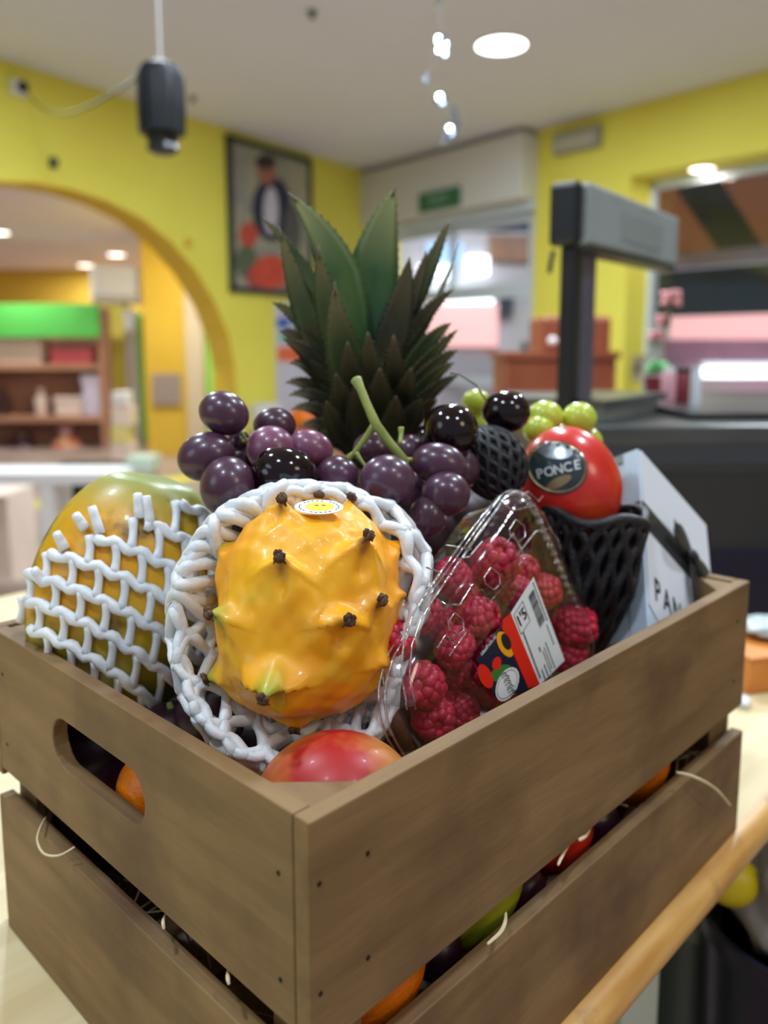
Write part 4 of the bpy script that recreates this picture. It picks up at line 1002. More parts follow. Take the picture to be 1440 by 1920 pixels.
obj('lid', loft([rr_loop(.0005, -.010, RD), rr_loop(.002, -.004, RD), rr_loop(.006, 0, RD), rr_loop(.011, .001, RD), rr_loop(.016, -.0005, RD)], False, True), M['punnet'], pun, smooth='auto')
obj('tray', loft([rr_loop(.001, -.0115, RD), rr_loop(.004, -.020, RD), rr_loop(.007, -.040, RD), rr_loop(.012, -.046, RD)], False, True), M['punnet'], pun, smooth='auto')
rim = MB()
for ins, h, rad in ((-.001, -.0095, .0007), (-.0025, -.0120, .0006)): rim.tube(rr_loop(ins, h, RD), rad, 6, closed=True)
obj('rim', rim, M['punnetrim'], pun, smooth=True)
bd = MB(); Lo = rr_loop(-.001, -.011, RD, 14); seq = []
for i in range(len(Lo)):
    a, b = Lo[i], Lo[(i+1) % len(Lo)]; n_ = max(1, int(np.linalg.norm(b-a)/.0062))
    for j in range(n_): seq.append(a+(b-a)*j/n_)
cc = Tp+A1*la/2+B1*lb_/2
for p in seq:
    if (p-cc)@B1 > -lb_*.2 or (p-cc)@A1 < -la*.40: bd.ball(p, A1*.0021, B1*.0021, N1*.0026, 8, 6)
obj('beaded_edge', bd, M['punnetrim'], pun, smooth=True)
def onlid(px, py, h=.0015): return onplane(px, py, Tp+N1*h, N1)
rb = MB()
for pl in [[(938, 1008), (948, 1020), (962, 1000), (985, 1045), (972, 1060)], [(880, 1094), (888, 1108), (905, 1105), (915, 1130), (960, 1085)],
           [(820, 1215), (835, 1190), (852, 1205)], [(842, 1230), (880, 1178)], [(940, 940), (960, 958), (985, 952), (992, 940)],
           [(866, 1046), (880, 1044), (905, 1015)], [(968, 1042), (1005, 996), (1030, 990), (1046, 1012), (1052, 1030)],
           [(826, 1128), (838, 1135), (862, 1134), (886, 1096)], [(836, 1022), (884, 1030)], [(800, 1064), (846, 1080)], [(975, 930), (990, 922), (1010, 940), (1018, 930)]]:
    rb.tube([onlid(x, y) for x, y in pl], .00055, 5)
for x, y, s in [(965, 1000, 1), (918, 1090, 1), (850, 1175, 1)]:
    rb.tube([onlid(x+dx*s, y+dy*s) for dx, dy in ((-10, -8), (2, -26), (18, -14), (20, 6), (8, 16), (-8, 4))], .0005, 5, closed=True)
rb.tube([onlid(x, y, .0005) for x, y in ((935, 930), (890, 985), (835, 1060), (775, 1150), (757, 1200), (752, 1260), (764, 1330))], .0007, 6)
rb.tube([onlid(x, y, .0005) for x, y in ((948, 935), (900, 995), (848, 1070), (790, 1160), (772, 1210), (768, 1265), (780, 1330))], .0005, 6)
obj('moulded_ridges', rb, M['punnetrim'], pun, smooth=True)
# label on the lid face
lab = obj('price_label', MB().prism([tuple(onlid(x, y, .0018)) for x, y in ((1000, 1082), (957, 1150), (1012, 1284), (1058, 1238))], N1*.0003), M['sticker'], pun)
obj('label_band', MB().prism([tuple(onlid(x, y, .0018)) for x, y in ((957, 1150), (943, 1162), (941, 1178), (990, 1290), (1012, 1284))], N1*.0003), M['labelred'], pun, label='red band of the label')
dk = obj('label_picture', MB().prism([tuple(onlid(x, y, .0015)) for x, y in ((941, 1172), (893, 1236), (930, 1310), (992, 1292))], N1*.0003), M['navy'], pun, label='dark printed part of the label')
def ldisc(x, y, rx, ry, h, m, name, rot=0, par=dk):
    P = []
    for j in range(18):
        a = 2*math.pi*j/18; u, v = rx*math.cos(a), ry*math.sin(a); P.append(tuple(onlid(x+u*math.cos(rot)-v*math.sin(rot), y+u*math.sin(rot)+v*math.cos(rot), h)))
    return obj(name, MB().prism(P, N1*.00015), m, par)
ldisc(947, 1208, 13, 26, .0019, M['labelorange'], 'orange_fruit_print', -.45)
ldisc(949, 1203, 8, 16, .0021, M['ink'], 'dark_fruit_print', -.35)
ldisc(931, 1244, 8, 13, .0019, M['labelred'], 'red_fruit_print', .3)
ldisc(910, 1268, 12, 24, .0019, M['labelred'], 'red_fruit_print', -.4)
ldisc(940, 1262, 22, 14, .0018, M['labelgreen'], 'green_leaf_print', -.5)
ov = ldisc(951, 1283, 19, 34, .0023, M['sticker'], 'round_label', .42)
mb = MB()
for i in range(9):
    x0, y0 = 944+i*1.9+(i % 3), 1262+i*4.6; mb.tube([onlid(x0-5, y0+5, .0025), onlid(x0+1, y0-1, .0025), onlid(x0+6+(i % 2)*2, y0+1, .0025)], .00028, 4)
P = [onlid(951+16*math.cos(a)*math.cos(.42)-29*math.sin(a)*math.sin(.42), 1283+16*math.cos(a)*math.sin(.42)+29*math.sin(a)*math.cos(.42), .0025) for a in np.linspace(0, 6.28, 30)]
mb.tube(P, .00015, 4)
obj('round_label_print', mb, M['ink'], ov)
q0, qx, qy = np.array([1000., 1082]), np.array([58., 156])/10, np.array([-43., 68])/5      # label frame: x along the long edge, y across
def lp(x, y, h=.0022): q = q0+qx*x+qy*y; return onlid(q[0], q[1], h)
mb = MB(); x = .9
while x < 4.6:
    w_ = rng.choice([.05, .09, .14]); mb.prism([tuple(lp(a, b)) for a, b in ((x, .6), (x+w_, .6), (x+w_, 1.7), (x, 1.7))], N1*.0001); x += w_+rng.choice([.06, .1])
for (xs, xe, y_, hh_) in [(.4, 4.8, .25, .14), (2.9, 8.4, 4.1, .22), (5.2, 7.5, .55, .12), (6.4, 9.3, 1.6, .14), (6.6, 9.2, 2.05, .12), (6.8, 9.3, 2.4, .12), (7.9, 9.5, 2.9, .16), (8.0, 9.4, 3.5, .16), (6.0, 6.3, 2.7, .2)]:
    x = xs
    while x < xe: w_ = .08+.16*rng.rand(); mb.prism([tuple(lp(a, b)) for a, b in ((x, y_), (x+w_, y_), (x+w_, y_+hh_), (x, y_+hh_))], N1*.0001); x += w_+.07
for seg in [((.55, 2.7), (2.9, 2.7)), ((2.9, 2.7), (2.9, 4.6)), ((2.9, 4.6), (.55, 4.6)), ((.55, 4.6), (.55, 2.7))]:
    mb.tube([lp(*seg[0]), lp(*seg[1])], .00018, 4)
lx = unit(lp(0, 0)-lp(0, 1)); ly = unit(np.cross(N1, lx))
text_on(mb, "1'5", .0100, lp(1.7, 3.65, .0023), lx, ly, N1, .0001, bold=.00015)
obj('label_print', mb, M['ink'], lab)
a_, b_ = onlid(897, 1234, .0019), onlid(934, 1186, .0019)
tx = unit(b_-a_); obj('label_lettering', text_on(MB(), 'idealfruits.es', .0035, (a_+b_)/2+0*tx, tx, unit(np.cross(N1, tx)), N1, .0001), M['sticker'], dk)
# raspberries
def rasp_mesh():
    mb = MB(); R0 = .0105
    for row in range(7):
        zz = -.85+row*.29; ang0 = row*.5; rr0 = math.sqrt(max(.02, 1-zz*zz*.9)); n_ = max(3, int(round(2*math.pi*rr0*R0/.0052)))
        for j in range(n_):
            a = ang0+2*math.pi*j/n_; wv = 1+.05*math.sin(7*a+row)
            c = np.array([rr0*math.cos(a)*R0*.92*wv, rr0*math.sin(a)*R0*.92*wv, zz*R0*1.12]); d = unit(c)
            t1 = unit(np.cross(d, [.1, .2, 1])); t2 = np.cross(d, t1); mb.ball(c, t1*.0034, t2*.0034, d*.0022, 8, 6)
    mb.ball((0, 0, 0), (R0*.90, 0, 0), (0, R0*.90, 0), (0, 0, R0*1.06), 14, 9)
    return mb
RMESH = None
def raspberry(px, py, r, dep, axis, lb):
    global RMESH
    kk = 1.0; p = onplane(px, py, Tp-N1*dep, N1); sc = r*1.12*((p-EYE)@CF)/F/.0130
    if RMESH is None:
        mb = rasp_mesh(); me = D.meshes.new('raspberry'); me.from_pydata(mb.v, [], mb.f); me.materials.append(M['rasp']); me.polygons.foreach_set('use_smooth', [True]*len(me.polygons)); RMESH = me
    o = D.objects.new('raspberry', RMESH); COL.objects.link(o); o.location = p; o.scale = (sc, sc, sc)
    o.rotation_euler = Vector(axis).to_track_quat('Z', 'Y').to_euler(); tag(o, lb, 'raspberry', 'raspberries in the clear punnet')
for args in [(738, 1205, 40, .020, (.3, -.6, .5), 'raspberry at the left end of the punnet'),
    (792, 1285, 45, .017, (-.2, -.8, .4), 'large raspberry low at the near end of the punnet'),
    (812, 1345, 42, .021, (.2, -1, .1), 'raspberry lowest in the punnet above the crate edge'),
    (790, 1150, 36, .025, (.5, -.3, .8), 'raspberry high along the left wall of the punnet'),
    (853, 1213, 37, .016, (-.4, -.7, -.3), 'raspberry in the middle left of the punnet'),
    (868, 1268, 32, .027, (0, -1, -.4), 'dark raspberry behind the middle left berry'),
    (893, 1160, 40, .016, (.7, -.4, .3), 'raspberry left of the printed label top'),
    (928, 1058, 46, .018, (.1, -.6, .8), 'large raspberry topmost in the punnet'),
    (850, 1085, 36, .026, (-.3, -.5, .9), 'raspberry upper left of the punnet'),
    (872, 1120, 30, .03, (.3, -.5, -.9), 'shaded raspberry below the upper left berry'),
    (982, 1070, 28, .026, (.3, -.5, .5), 'small raspberry right of the topmost one'),
    (1015, 1110, 34, .021, (.9, -.3, .2), 'raspberry just right of the white label corner'),
    (965, 1110, 32, .024, (.9, -.3, -.2), 'raspberry behind the white label corner'),
    (1074, 1175, 41, .016, (1, -.2, .1), 'large raspberry at the right side of the punnet'),
    (1060, 1222, 38, .024, (.9, -.4, -.3), 'raspberry at the right bottom of the punnet'),
    (905, 1220, 36, .028, (.1, -.5, -.9), 'raspberry behind the dark label print'),
    (862, 1330, 36, .026, (.5, -.5, -.5), 'raspberry behind the crate edge low in the punnet'),
    (930, 1290, 36, .03, (.5, -.5, .5), 'raspberry hidden behind the round label'),
    (1000, 1190, 34, .03, (.5, .5, .5), 'raspberry behind the price label'),
    (830, 1170, 30, .034, (.5, -.5, .5), 'shaded raspberry deep in the punnet centre')]:
    raspberry(*args)

# ------------------------------------------------------------------ grapes
def pellipse(mb, px, py, Y, rx, ry, rot=0, dr=None, n=28, m=18, fn=None):
    c = at(px, py, Y); k = ((c-EYE)@CF)/F; a = math.radians(rot); ex_ = CX*math.cos(a)-CU*math.sin(a); ey = CX*math.sin(a)+CU*math.cos(a)
    return mb.ball(c, ex_*rx*k, CF*(dr or min(rx, ry))*k, ey*ry*k, n, m, fn)
bn = thing('grape_bunch', 'bunch of dark red grapes draped across the fruit', 'grapes', at(600, 940, .47))
G = [(420, 775, .470, 48, 41, 25), (387, 856, .462, 55, 46, -18), (427, 912, .440, 52, 57, 5), (515, 798, .490, 40, 34, 0), (632, 892, .462, 41, 38, 0),
     (727, 900, .452, 52, 48, 10), (823, 870, .475, 53, 40, 12), (836, 926, .462, 46, 43, 0), (802, 968, .458, 36, 40, 0), (700, 842, .505, 38, 34, 0),
     (458, 868, .49, 34, 34, 0), (585, 930, .47, 36, 36, 0), (680, 950, .475, 36, 40, 0), (770, 930, .49, 36, 40, 0), (860, 880, .51, 40, 40, 0), (475, 930, .47, 38, 42, 0), (770, 850, .52, 36, 36, 0), (545, 880, .50, 40, 40, 0), (448, 830, .49, 22, 26, 0)]
for x, y, Y, a_, b_, r_ in G:
    obj('grape', pellipse(MB(), x, y, Y, a_, b_, r_), M['grape'], bn, smooth=True)
for x, y, Y, a_, b_, r_ in [(508, 842, .468, 46, 44, 0), (582, 842, .474, 44, 36, 22)]:
    obj('grape', pellipse(MB(), x, y, Y, a_, b_, r_), M['grape2'], bn, smooth=True, label='lighter pink grape')
st = MB()
def px_tube(mb, pts, rs, n=9):
    P = []; R_ = []
    for i in range(len(pts)-1):
        for j in range(4):
            u = j/4; P.append(at(*[pts[i][q]*(1-u)+pts[i+1][q]*u for q in range(3)])); R_.append((rs[i]*(1-u)+rs[i+1]*u)*.48/F*1.0)
    P.append(at(*pts[-1])); R_.append(rs[-1]*.48/F); mb.tube(P, R_, n)
px_tube(st, [(668, 712, .478), (676, 728, .474), (690, 762, .470), (706, 798, .468), (732, 832, .468), (757, 862, .470), (762, 884, .474)], [11, 8, 8, 9.5, 8.5, 9, 7])
px_tube(st, [(702, 797, .469), (684, 822, .470), (664, 850, .472), (650, 868, .476)], [7.5, 5.5, 5, 6])
px_tube(st, [(668, 848, .471), (676, 862, .470), (686, 876, .470)], [4.5, 3.5, 3.2])
px_tube(st, [(750, 832, .472), (752, 815, .476), (752, 802, .478)], [4, 4.5, 6])
px_tube(st, [(757, 862, .471), (775, 862, .473), (790, 868, .478)], [6, 4, 3])
st2 = MB()
px_tube(st2, [(440, 832, .485), (462, 826, .485), (490, 822, .49)], [4, 5, 4])
px_tube(st2, [(452, 808, .485), (462, 826, .485), (470, 850, .49)], [3.5, 4, 4])
obj('stem', st2, M['stem'], bn, smooth=True)
px_tube(st, [(606, 842, .49), (640, 866, .486), (664, 850, .474)], [4, 5, 5])
obj('stem', st, M['stem'], bn, smooth=True)
# cherries
def cherry(px, py, Y, rx, ry, lb, rot=0, groove=0.):
    c = at(px, py, Y); t = thing('cherry', lb, 'cherry', c-ZC*ry*Y/F, 'dark glossy cherries')
    def fn(q):
        g = math.exp(-(q[2]-.62)**2/.01)*0; dd = 1-.10*math.exp(-((q[0]/.35)**2+(q[1]/.35)**2))*(q[2] > .5)
        if groove: dd -= groove*math.exp(-(((q[2]+.10-.5*q[0]**2)/.07)**2))*(q[1] < 0)
        return q*dd
    obj('skin', pellipse(MB(), px, py, Y, rx, ry, rot, fn=fn, n=48, m=32), M['cherry'], t, smooth=True)
    return t
cherry(533, 888, .448, 62, 54, 'glossy dark cherry in front of the pink grapes', 12, .035)
cherry(845, 806, .505, 52, 52, 'glossy dark cherry right of the pineapple base')
t = cherry(949, 772, .545, 46, 41, 'glossy dark cherry beside the green grapes')
obj('stalk', MB().tube([at(905, 770, .52), at(912, 752, .52), at(893, 722, .53), at(862, 702, .54), at(845, 700, .545)], .0007, 6), mat('cherry_stalk', (92, 74, 44), rough=.6), t, smooth=True)
cherry(806, 830, .53, 36, 36, 'small dark cherry half hidden by the pineapple base')
# green grapes
gb = thing('grape_bunch', 'small bunch of pale green grapes behind the red mango', 'grapes', at(1060, 850, .62))
for x, y, Y, a_, b_ in [(1022, 782, .60, 34, 31), (1086, 786, .605, 33, 32), (1010, 806, .59, 30, 26), (1104, 830, .61, 26, 28), (1060, 826, .62, 32, 32), (1084, 850, .64, 30, 30), (1040, 860, .65, 30, 30), (893, 752, .66, 26, 22), (900, 790, .67, 28, 28), (935, 800, .67, 30, 30)]:
    obj('grape', pellipse(MB(), x, y, Y, a_, b_), M['ggrape'], gb, smooth=True)
obj('stem', MB().tube([at(893, 765, .68), at(960, 800, .68), at(1040, 810, .63), at(1058, 800, .62), at(1100, 820, .63)], .0016, 7), M['stem'], gb, smooth=True)

# ------------------------------------------------------------------ mango with sticker, black foam nets
mc = at(1068, 904, .565); k = ((mc-EYE)@CF)/F
mu = unit(CU*math.cos(.5)+CX*-math.sin(.5)); mr_ = unit(CX-mu*(CX@mu)); mf = np.cross(mr_, mu)
MA, MBB, MC = mr_*92*k, mf*84*k, mu*106*k
mg = thing('red_mango', 'large red mango with a dark oval sticker in black foam', 'mango', mc-ZC*.04)
obj('skin', MB().ball(mc, MA, MBB, MC, 48, 32, lambda q: q*(1+.05*q[0]*abs(q[2]))), M['mango'], mg, smooth=True)
MM = np.linalg.inv(np.column_stack([MA, MBB, MC]))
def onm(px, py, lift=.0008):
    sc = 1+lift/.035; r = MM@ray(px, py)/sc; o = MM@(EYE-mc)/sc; A_, B_, C_ = r@r, 2*r@o, o@o-1; dd = max(0, B_*B_-4*A_*C_); return EYE+ray(px, py)*((-B_-math.sqrt(dd))/(2*A_))
def patch(cx_, cy, rx, ry, rot, lift, m, name, par, rings=5, seg=30, ysel=None):
    mb = MB(); v = [onm(cx_, cy, lift)]; f = []
    for i in range(1, rings+1):
        for j in range(seg):
            a = 2*math.pi*j/seg; x, y = rx*i/rings*math.cos(a), ry*i/rings*math.sin(a); 
            if ysel: y = ysel(x, y)
            v.append(onm(cx_+x*math.cos(rot)-y*math.sin(rot), cy+x*math.sin(rot)+y*math.cos(rot), lift))
    for j in range(seg): f.append((0, j+1, (j+1) % seg+1))
    for i in range(rings-1):
        for j in range(seg): f.append((1+i*seg+j, 1+(i+1)*seg+j, 1+(i+1)*seg+(j+1) % seg, 1+i*seg+(j+1) % seg))
    return obj(name, mb.add(v, f), m, par, smooth=True)
stc = patch(1044, 876, 58, 50, .25, .0012, mat('sticker_navy', (30, 44, 60), (60, 70, 66), scale=60, rough=.25, coat=.6), 'sticker', mg)
mb = MB()
mb.tube([onm(1044+54*math.cos(a)*math.cos(.25)-46*math.sin(a)*math.sin(.25), 876+54*math.cos(a)*math.sin(.25)+46*math.sin(a)*math.cos(.25), .0016) for a in np.linspace(0, 6.28, 40)], .0004, 5)
obj('sticker_ring', mb, M['gold'], stc)
patch(1040, 846, 34, 14, .12, .0017, M['silver'], 'mountain_print', stc, ysel=lambda x, y: y+5*math.sin(x*.35) if y < 0 else y)
patch(1048, 904, 26, 9, -.45, .0017, M['gold'], 'field_print', stc)
mb = MB()
s_txt = 'PONCE'
for i, chh in enumerate(s_txt):
    x = 1012+i*17.5; y = 889-i*4.2-.6*(i-2)**2*0; ang = -.24+.02*i
    def fn(u, v, x=x, y=y, ang=ang): return onm(x+u*math.cos(ang)+v*math.sin(ang)*1, y+u*math.sin(ang)-v*math.cos(ang), .0020)
    v_, f_ = textmesh(chh, 25, .3); mb.add([fn(p[0], p[1]) for p in v_], f_)
obj('lettering', mb, mat('sticker_lettering_white', (220, 226, 228), rough=.4), stc)
# black foam cup below the mango
bk = MB(); ccen = at(1098, 1052, .560); cx1 = CX; cu = unit(ZC+CX*.10); ce1 = unit(CX-cu*(CX@cu)); ce2 = np.cross(cu, ce1)
def bcup(th, s):
    pr = [(.044, .036), (.043, .030), (.041, .012), (.040, -.015), (.030, -.040), (.020, -.062), (.008, -.075)]
    x = s*(len(pr)-1); i = min(int(x), len(pr)-2); u = x-i; r_ = pr[i][0]*(1-u)+pr[i+1][0]*u; h = pr[i][1]*(1-u)+pr[i+1][1]*u
    return ccen+r_*(1+.05*math.sin(6*th))*(ce1*math.cos(th)*.86+ce2*math.sin(th)*.8)+cu*(h+.003*math.sin(4*th))
for k_ in range(36):
    P = []
    for i in range(41):
        s = i/40; th = 2*math.pi*k_/36+(1 if k_ % 2 else -1)*.075*math.cos(2*math.pi*4*s); P.append(bcup(th, s))
    bk.tube(P, .0034, 6)
bk.tube([bcup(2*math.pi*i/90, .0) for i in range(90)], .0036, 6, closed=True)
obj('foam_net', bk, M['blackfoam'], smooth=True, label='black foam net cup holding the red mango', cat='foam net')
# second dark netted fruit
c2 = at(925, 868, .53); k = ((c2-EYE)@CF)/F
nf = thing('dark_avocado', 'dark fruit wrapped in black foam between cherry and mango', 'fruit', c2-ZC*.03)
obj('skin', MB().ball(c2, unit(CX+CU*.5)*56*k, CF*50*k, unit(CU-CX*.5)*66*k, 30, 20), mat('dark_fruit_skin', (22, 24, 22), (34, 32, 30), scale=50, rough=.5, bump=.5, bscale=160), nf, smooth=True)
bk = MB(); a1, a2, a3 = unit(CX+CU*.5)*58.5*k, CF*52.5*k, unit(CU-CX*.5)*68.5*k
for k_ in range(30):
    P = []
    for i in range(41):
        ph = .12+2.5*i/40; th = 2*math.pi*k_/30+(1 if k_ % 2 else -1)*.09*math.cos(2*math.pi*4*i/40)
        P.append(c2+a1*math.sin(ph)*math.cos(th)+a2*math.sin(ph)*math.sin(th)+a3*math.cos(ph))
    bk.tube(P, .0022, 6)
obj('foam_net', bk, M['blackfoam'], smooth=True, label='black foam net around the dark fruit behind the punnet', cat='foam net')

# ------------------------------------------------------------------ pineapple
pn = thing('pineapple', 'pineapple with a tall spiky green crown at the back', 'pineapple', at(705, 900, .60)-ZC*.10)
pb_ = at(705, 905, .60)
def pinf(q):
    a = math.atan2(q[1], q[0]); b = q[2]*6; return q*(1+.045*abs(math.sin(a*6+b))*abs(math.sin(a*6-b)))
obj('body', MB().ball(pb_-ZC*.045, CX*.046, (0, .046, 0), ZC*.062, 96, 60, pinf), M['pinebody'], pn, smooth=True)
obj('crown_core', MB().tube([at(708, 880, .60), at(702, 780, .60), at(696, 690, .60), at(694, 640, .60)], [.020, .017, .012, .005], 14), M['leafd'], pn, smooth=True)
def leaf(b, c, t, w, m, face=.6, fold=.25, tipm=None, rad=None):
    b, c, t = map(np.asarray, (b, c, t)); n = 18; v = []; f = []; A0 = np.array([b[0], .60, 0])
    for i in range(n+1):
        u = i/n; p = (1-u)**2*b+2*u*(1-u)*c+u*u*t; T = unit(2*(1-u)*(c-b)+2*u*(t-c))
        ro_ = t-b; ro_ = ro_-ZC*ro_[2]; Nn = unit(unit(ro_)*(1-face)*-1*0+(unit(ro_)*(1-face)+np.array([0, -1, .25])*face)); W_ = unit(np.cross(T, Nn)); Nn = unit(np.cross(W_, T))
        prof = min(1, .62+1.0*u) if u < .35 else max(0, 1-((u-.35)/.65)**1.55)
        ww = w*.5*prof+.0004; th_ = .0011*(1-u*.6)
        for q, d_ in ((-1, 0), (-.5, 1), (0, 1.15), (.5, 1), (1, 0)): v.append(p+W_*ww*q-Nn*(fold*ww*(1-abs(q)))*1+Nn*0)
        for q in (.5, 0, -.5): v.append(p+W_*ww*q-Nn*(fold*ww*(1-abs(q))+th_))
    for i in range(n):
        for j in range(8): f.append((i*8+j, i*8+(j+1) % 8, (i+1)*8+(j+1) % 8, (i+1)*8+j))
    f.append(tuple(range(8))[::-1]); f.append(tuple(range(n*8, n*8+8)))
    # small saw teeth on both edges
    mb = MB().add(v, f)
    for i in range(3, n-1):
        for col_ in (0, 4):
            p = np.array(v[i*8+col_]); ot = unit(p-np.array(v[i*8+2])); T = unit(np.array(v[(i+1)*8+2])-np.array(v[i*8+2])); mb.tube([p-ot*.0004, p+ot*.0011+T*.0012], [.0006, .0001], 4)
    o = obj('leaf', mb, m, pn, smooth=True)
    va = o.data.attributes.new('along', 'FLOAT', 'POINT'); nv = len(o.data.vertices)
    va.data.foreach_set('value', [float((i//8)/n) if i < (n+1)*8 else .5 for i in range(nv)])
    if tipm: obj('dry_tip', MB().tube([t-unit(t-c)*.006, t+unit(t-c)*.003], [.0016, .0003], 6), tipm, o, smooth=True)
    return o
def lf(tip, base, ctl, w, m='leaf', dy=0., face=.7, tm=None):
    w = w*1.15; Yb = .60+.12*dy; b = at(*base, .60+.25*dy); c = at(*ctl, .60+.8*dy); t = at(*tip, .60+dy); return leaf(b, c, t, w*.60/F, M[m], face, tipm=tm)
Lv = [((545, 366), (672, 660), (648, 470), 66, 'leafb', -.010, .9, 'leaftip'), ((742, 352), (690, 660), (690, 480), 84, 'leafb', .0, .92, 'leaftip'),
      ((525, 432), (660, 740), (570, 620), 52, 'leaf', -.02, .8, 'leaftip'), ((492, 408), (640, 640), (570, 480), 26, 'leaf', .02, .6, None),
      ((598, 468), (676, 740), (606, 600), 52, 'leaf', -.03, .85, 'leaftip'), ((628, 536), (704, 780), (630, 680), 66, 'leaf', -.045, .9, 'leaftip'),
      ((768, 482), (706, 720), (752, 600), 54, 'leafd', -.02, .85, None), ((843, 412), (726, 660), (800, 520), 34, 'leaf', .02, .7, None),
      ((800, 470), (716, 690), (782, 560), 30, 'leafd', .01, .7, None), ((850, 543), (736, 700), (780, 590), 30, 'leafd', .0, .6, None),
      ((846, 606), (736, 744), (800, 630), 30, 'leaf', -.01, .6, None), ((858, 618), (730, 770), (800, 670), 28, 'leaf', -.01, .55, None),
      ((858, 657), (734, 790), (800, 680), 30, 'leafd', -.015, .6, None), ((852, 680), (736, 812), (800, 700), 28, 'leaf', -.02, .55, None),
      ((858, 705), (740, 826), (800, 722), 28, 'leafd', -.02, .55, None), ((820, 750), (740, 840), (790, 760), 30, 'leafd', -.02, .5, None),
      ((510, 567), (650, 720), (575, 590), 30, 'leaf', .0, .7, None), ((524, 622), (654, 750), (575, 620), 38, 'leafd', -.015, .75, None),
      ((530, 636), (660, 770), (590, 650), 36, 'leafd', -.03, .7, None), ((543, 682), (664, 800), (600, 664), 34, 'leafd', -.025, .65, None),
      ((535, 718), (664, 815), (600, 700), 30, 'leafd', -.02, .6, None), ((541, 742), (670, 826), (605, 715), 28, 'leafd', -.02, .6, None),
      ((546, 768), (670, 838), (606, 742), 28, 'leafd', -.02, .6, None), ((562, 800), (676, 850), (615, 775), 30, 'leafd', -.02, .6, None), ((570, 824), (680, 860), (625, 800), 30, 'leafd', -.02, .6, None),
      ((690, 622), (706, 790), (694, 720), 50, 'leafd', -.05, .9, None), ((738, 628), (722, 790), (742, 720), 46, 'leafd', -.045, .85, None),
      ((652, 640), (690, 800), (654, 720), 48, 'leafd', -.05, .85, None), ((712, 690), (714, 820), (712, 760), 52, 'leafd', -.05, .9, None),
      ((770, 690), (728, 820), (764, 750), 44, 'leafd', -.045, .8, None), ((630, 700), (680, 830), (638, 760), 44, 'leafd', -.045, .8, None),
      ((668, 715), (692, 850), (672, 780), 48, 'leafd', -.05, .9, None), ((790, 748), (730, 850), (772, 780), 40, 'leafd', -.04, .75, None),
      ((742, 742), (720, 860), (742, 800), 46, 'leafd', -.05, .9, None), ((612, 752), (676, 860), (624, 800), 40, 'leafd', -.04, .75, None)]
for tip, base, ctl, w_, m_, dy, fc_, tm in Lv: lf(tip, base, ctl, w_, m_, dy, fc_, M[tm] if tm else None)
for k_ in range(22):        # leaves on the far side of the crown
    a = math.pi*(.06+.88*((k_*.381966) % 1)); hz_ = k_/34; b = at(700, 850-200*hz_, .60); out = np.array([math.cos(a), math.sin(a), 0])
    l = .055+.05*hz_; c = b+out*l*.55+ZC*.03*(1+hz_); t = b+out*l*(.95-.3*hz_)+ZC*(.05+.09*hz_)
    leaf(b, c, t, .016, M['leafd' if k_ < 14 else 'leaf'], 0.1)

# ------------------------------------------------------------------ white PAN..NO box with ribbon
def kp(px, py, kk): return EYE+ray(px, py)*kk
bA, bC, bB, bD = kp(1197, 842, .620), kp(1216, 1196, .554), kp(1322, 985, .655), kp(1128, 862, .647)
aC, aB = bC-bA, bB-bA; nF = unit(np.cross(aB, aC)); 
if nF@(EYE-bA) < 0: nF = -nF
aD = unit((bD-bA)-nF*0)*.075
aD = aD-unit(aC)*(aD@unit(aC)); aD = unit(aD)*.085
bx = thing('gift_box', 'white gift box with black ribbon leaning at the crate end', 'box', bA+aC+(aB+aD)/2)
mb = MB(); v = [bA, bA+aB, bA+aB+aC, bA+aC]; v += [p+aD for p in v]
mb.add(v, [(0, 1, 2, 3), (7, 6, 5, 4), (0, 4, 5, 1), (1, 5, 6, 2), (2, 6, 7, 3), (3, 7, 4, 0)])
obj('carton', mb, M['cardblue'], bx, bevel=.0008)
def fb(u, v, h=.0): return bA+aB*u+aC*v+nF*h
P = [fb(0, 0), fb(1, 0), fb(1, .62), fb(.0, .93)]; P = [fb(.0, .0), fb(1, 0), fb(1, .98), fb(.0, .86)]
obj('sleeve', MB().prism([tuple(fb(u, v, .0002)) for u, v in ((0.02, 0), (1, 0), (1, .99), (.45, .97), (.02, .83))], nF*.0008), M['white'], bx)
nS = unit(np.cross(aC, aD)); 
if nS@(EYE-bA) < 0: nS = -nS
obj('sleeve_edge', MB().prism([tuple(bA+aC*v+aD*u+nS*.0002) for u, v in ((.0, .0), (.16, .0), (.16, 1), (0, 1))], nS*.0006), M['cardblue'], bx)
obj('side_rim', MB().prism([tuple(bA+aC*v+aD*u+nS*.0002) for u, v in ((.16, .0), (1, .0), (1, .05), (.16, .05))], nS*.0010), M['greyplate'], bx)
r0, r1 = .30, .43
obj('ribbon', MB().prism([tuple(fb(u, v, .0012)) for u, v in ((-.01, r0), (1, r0+.02), (1, r1+.03), (-.01, r1))], nF*.0006), M['ribbon'], bx)
obj('ribbon_side', MB().prism([tuple(bA+aC*v+aD*u+nS*.0012) for u, v in ((0, r0), (1, r0+.03), (1, r1+.03), (0, r1))], nS*.0006), M['ribbon'], bx)
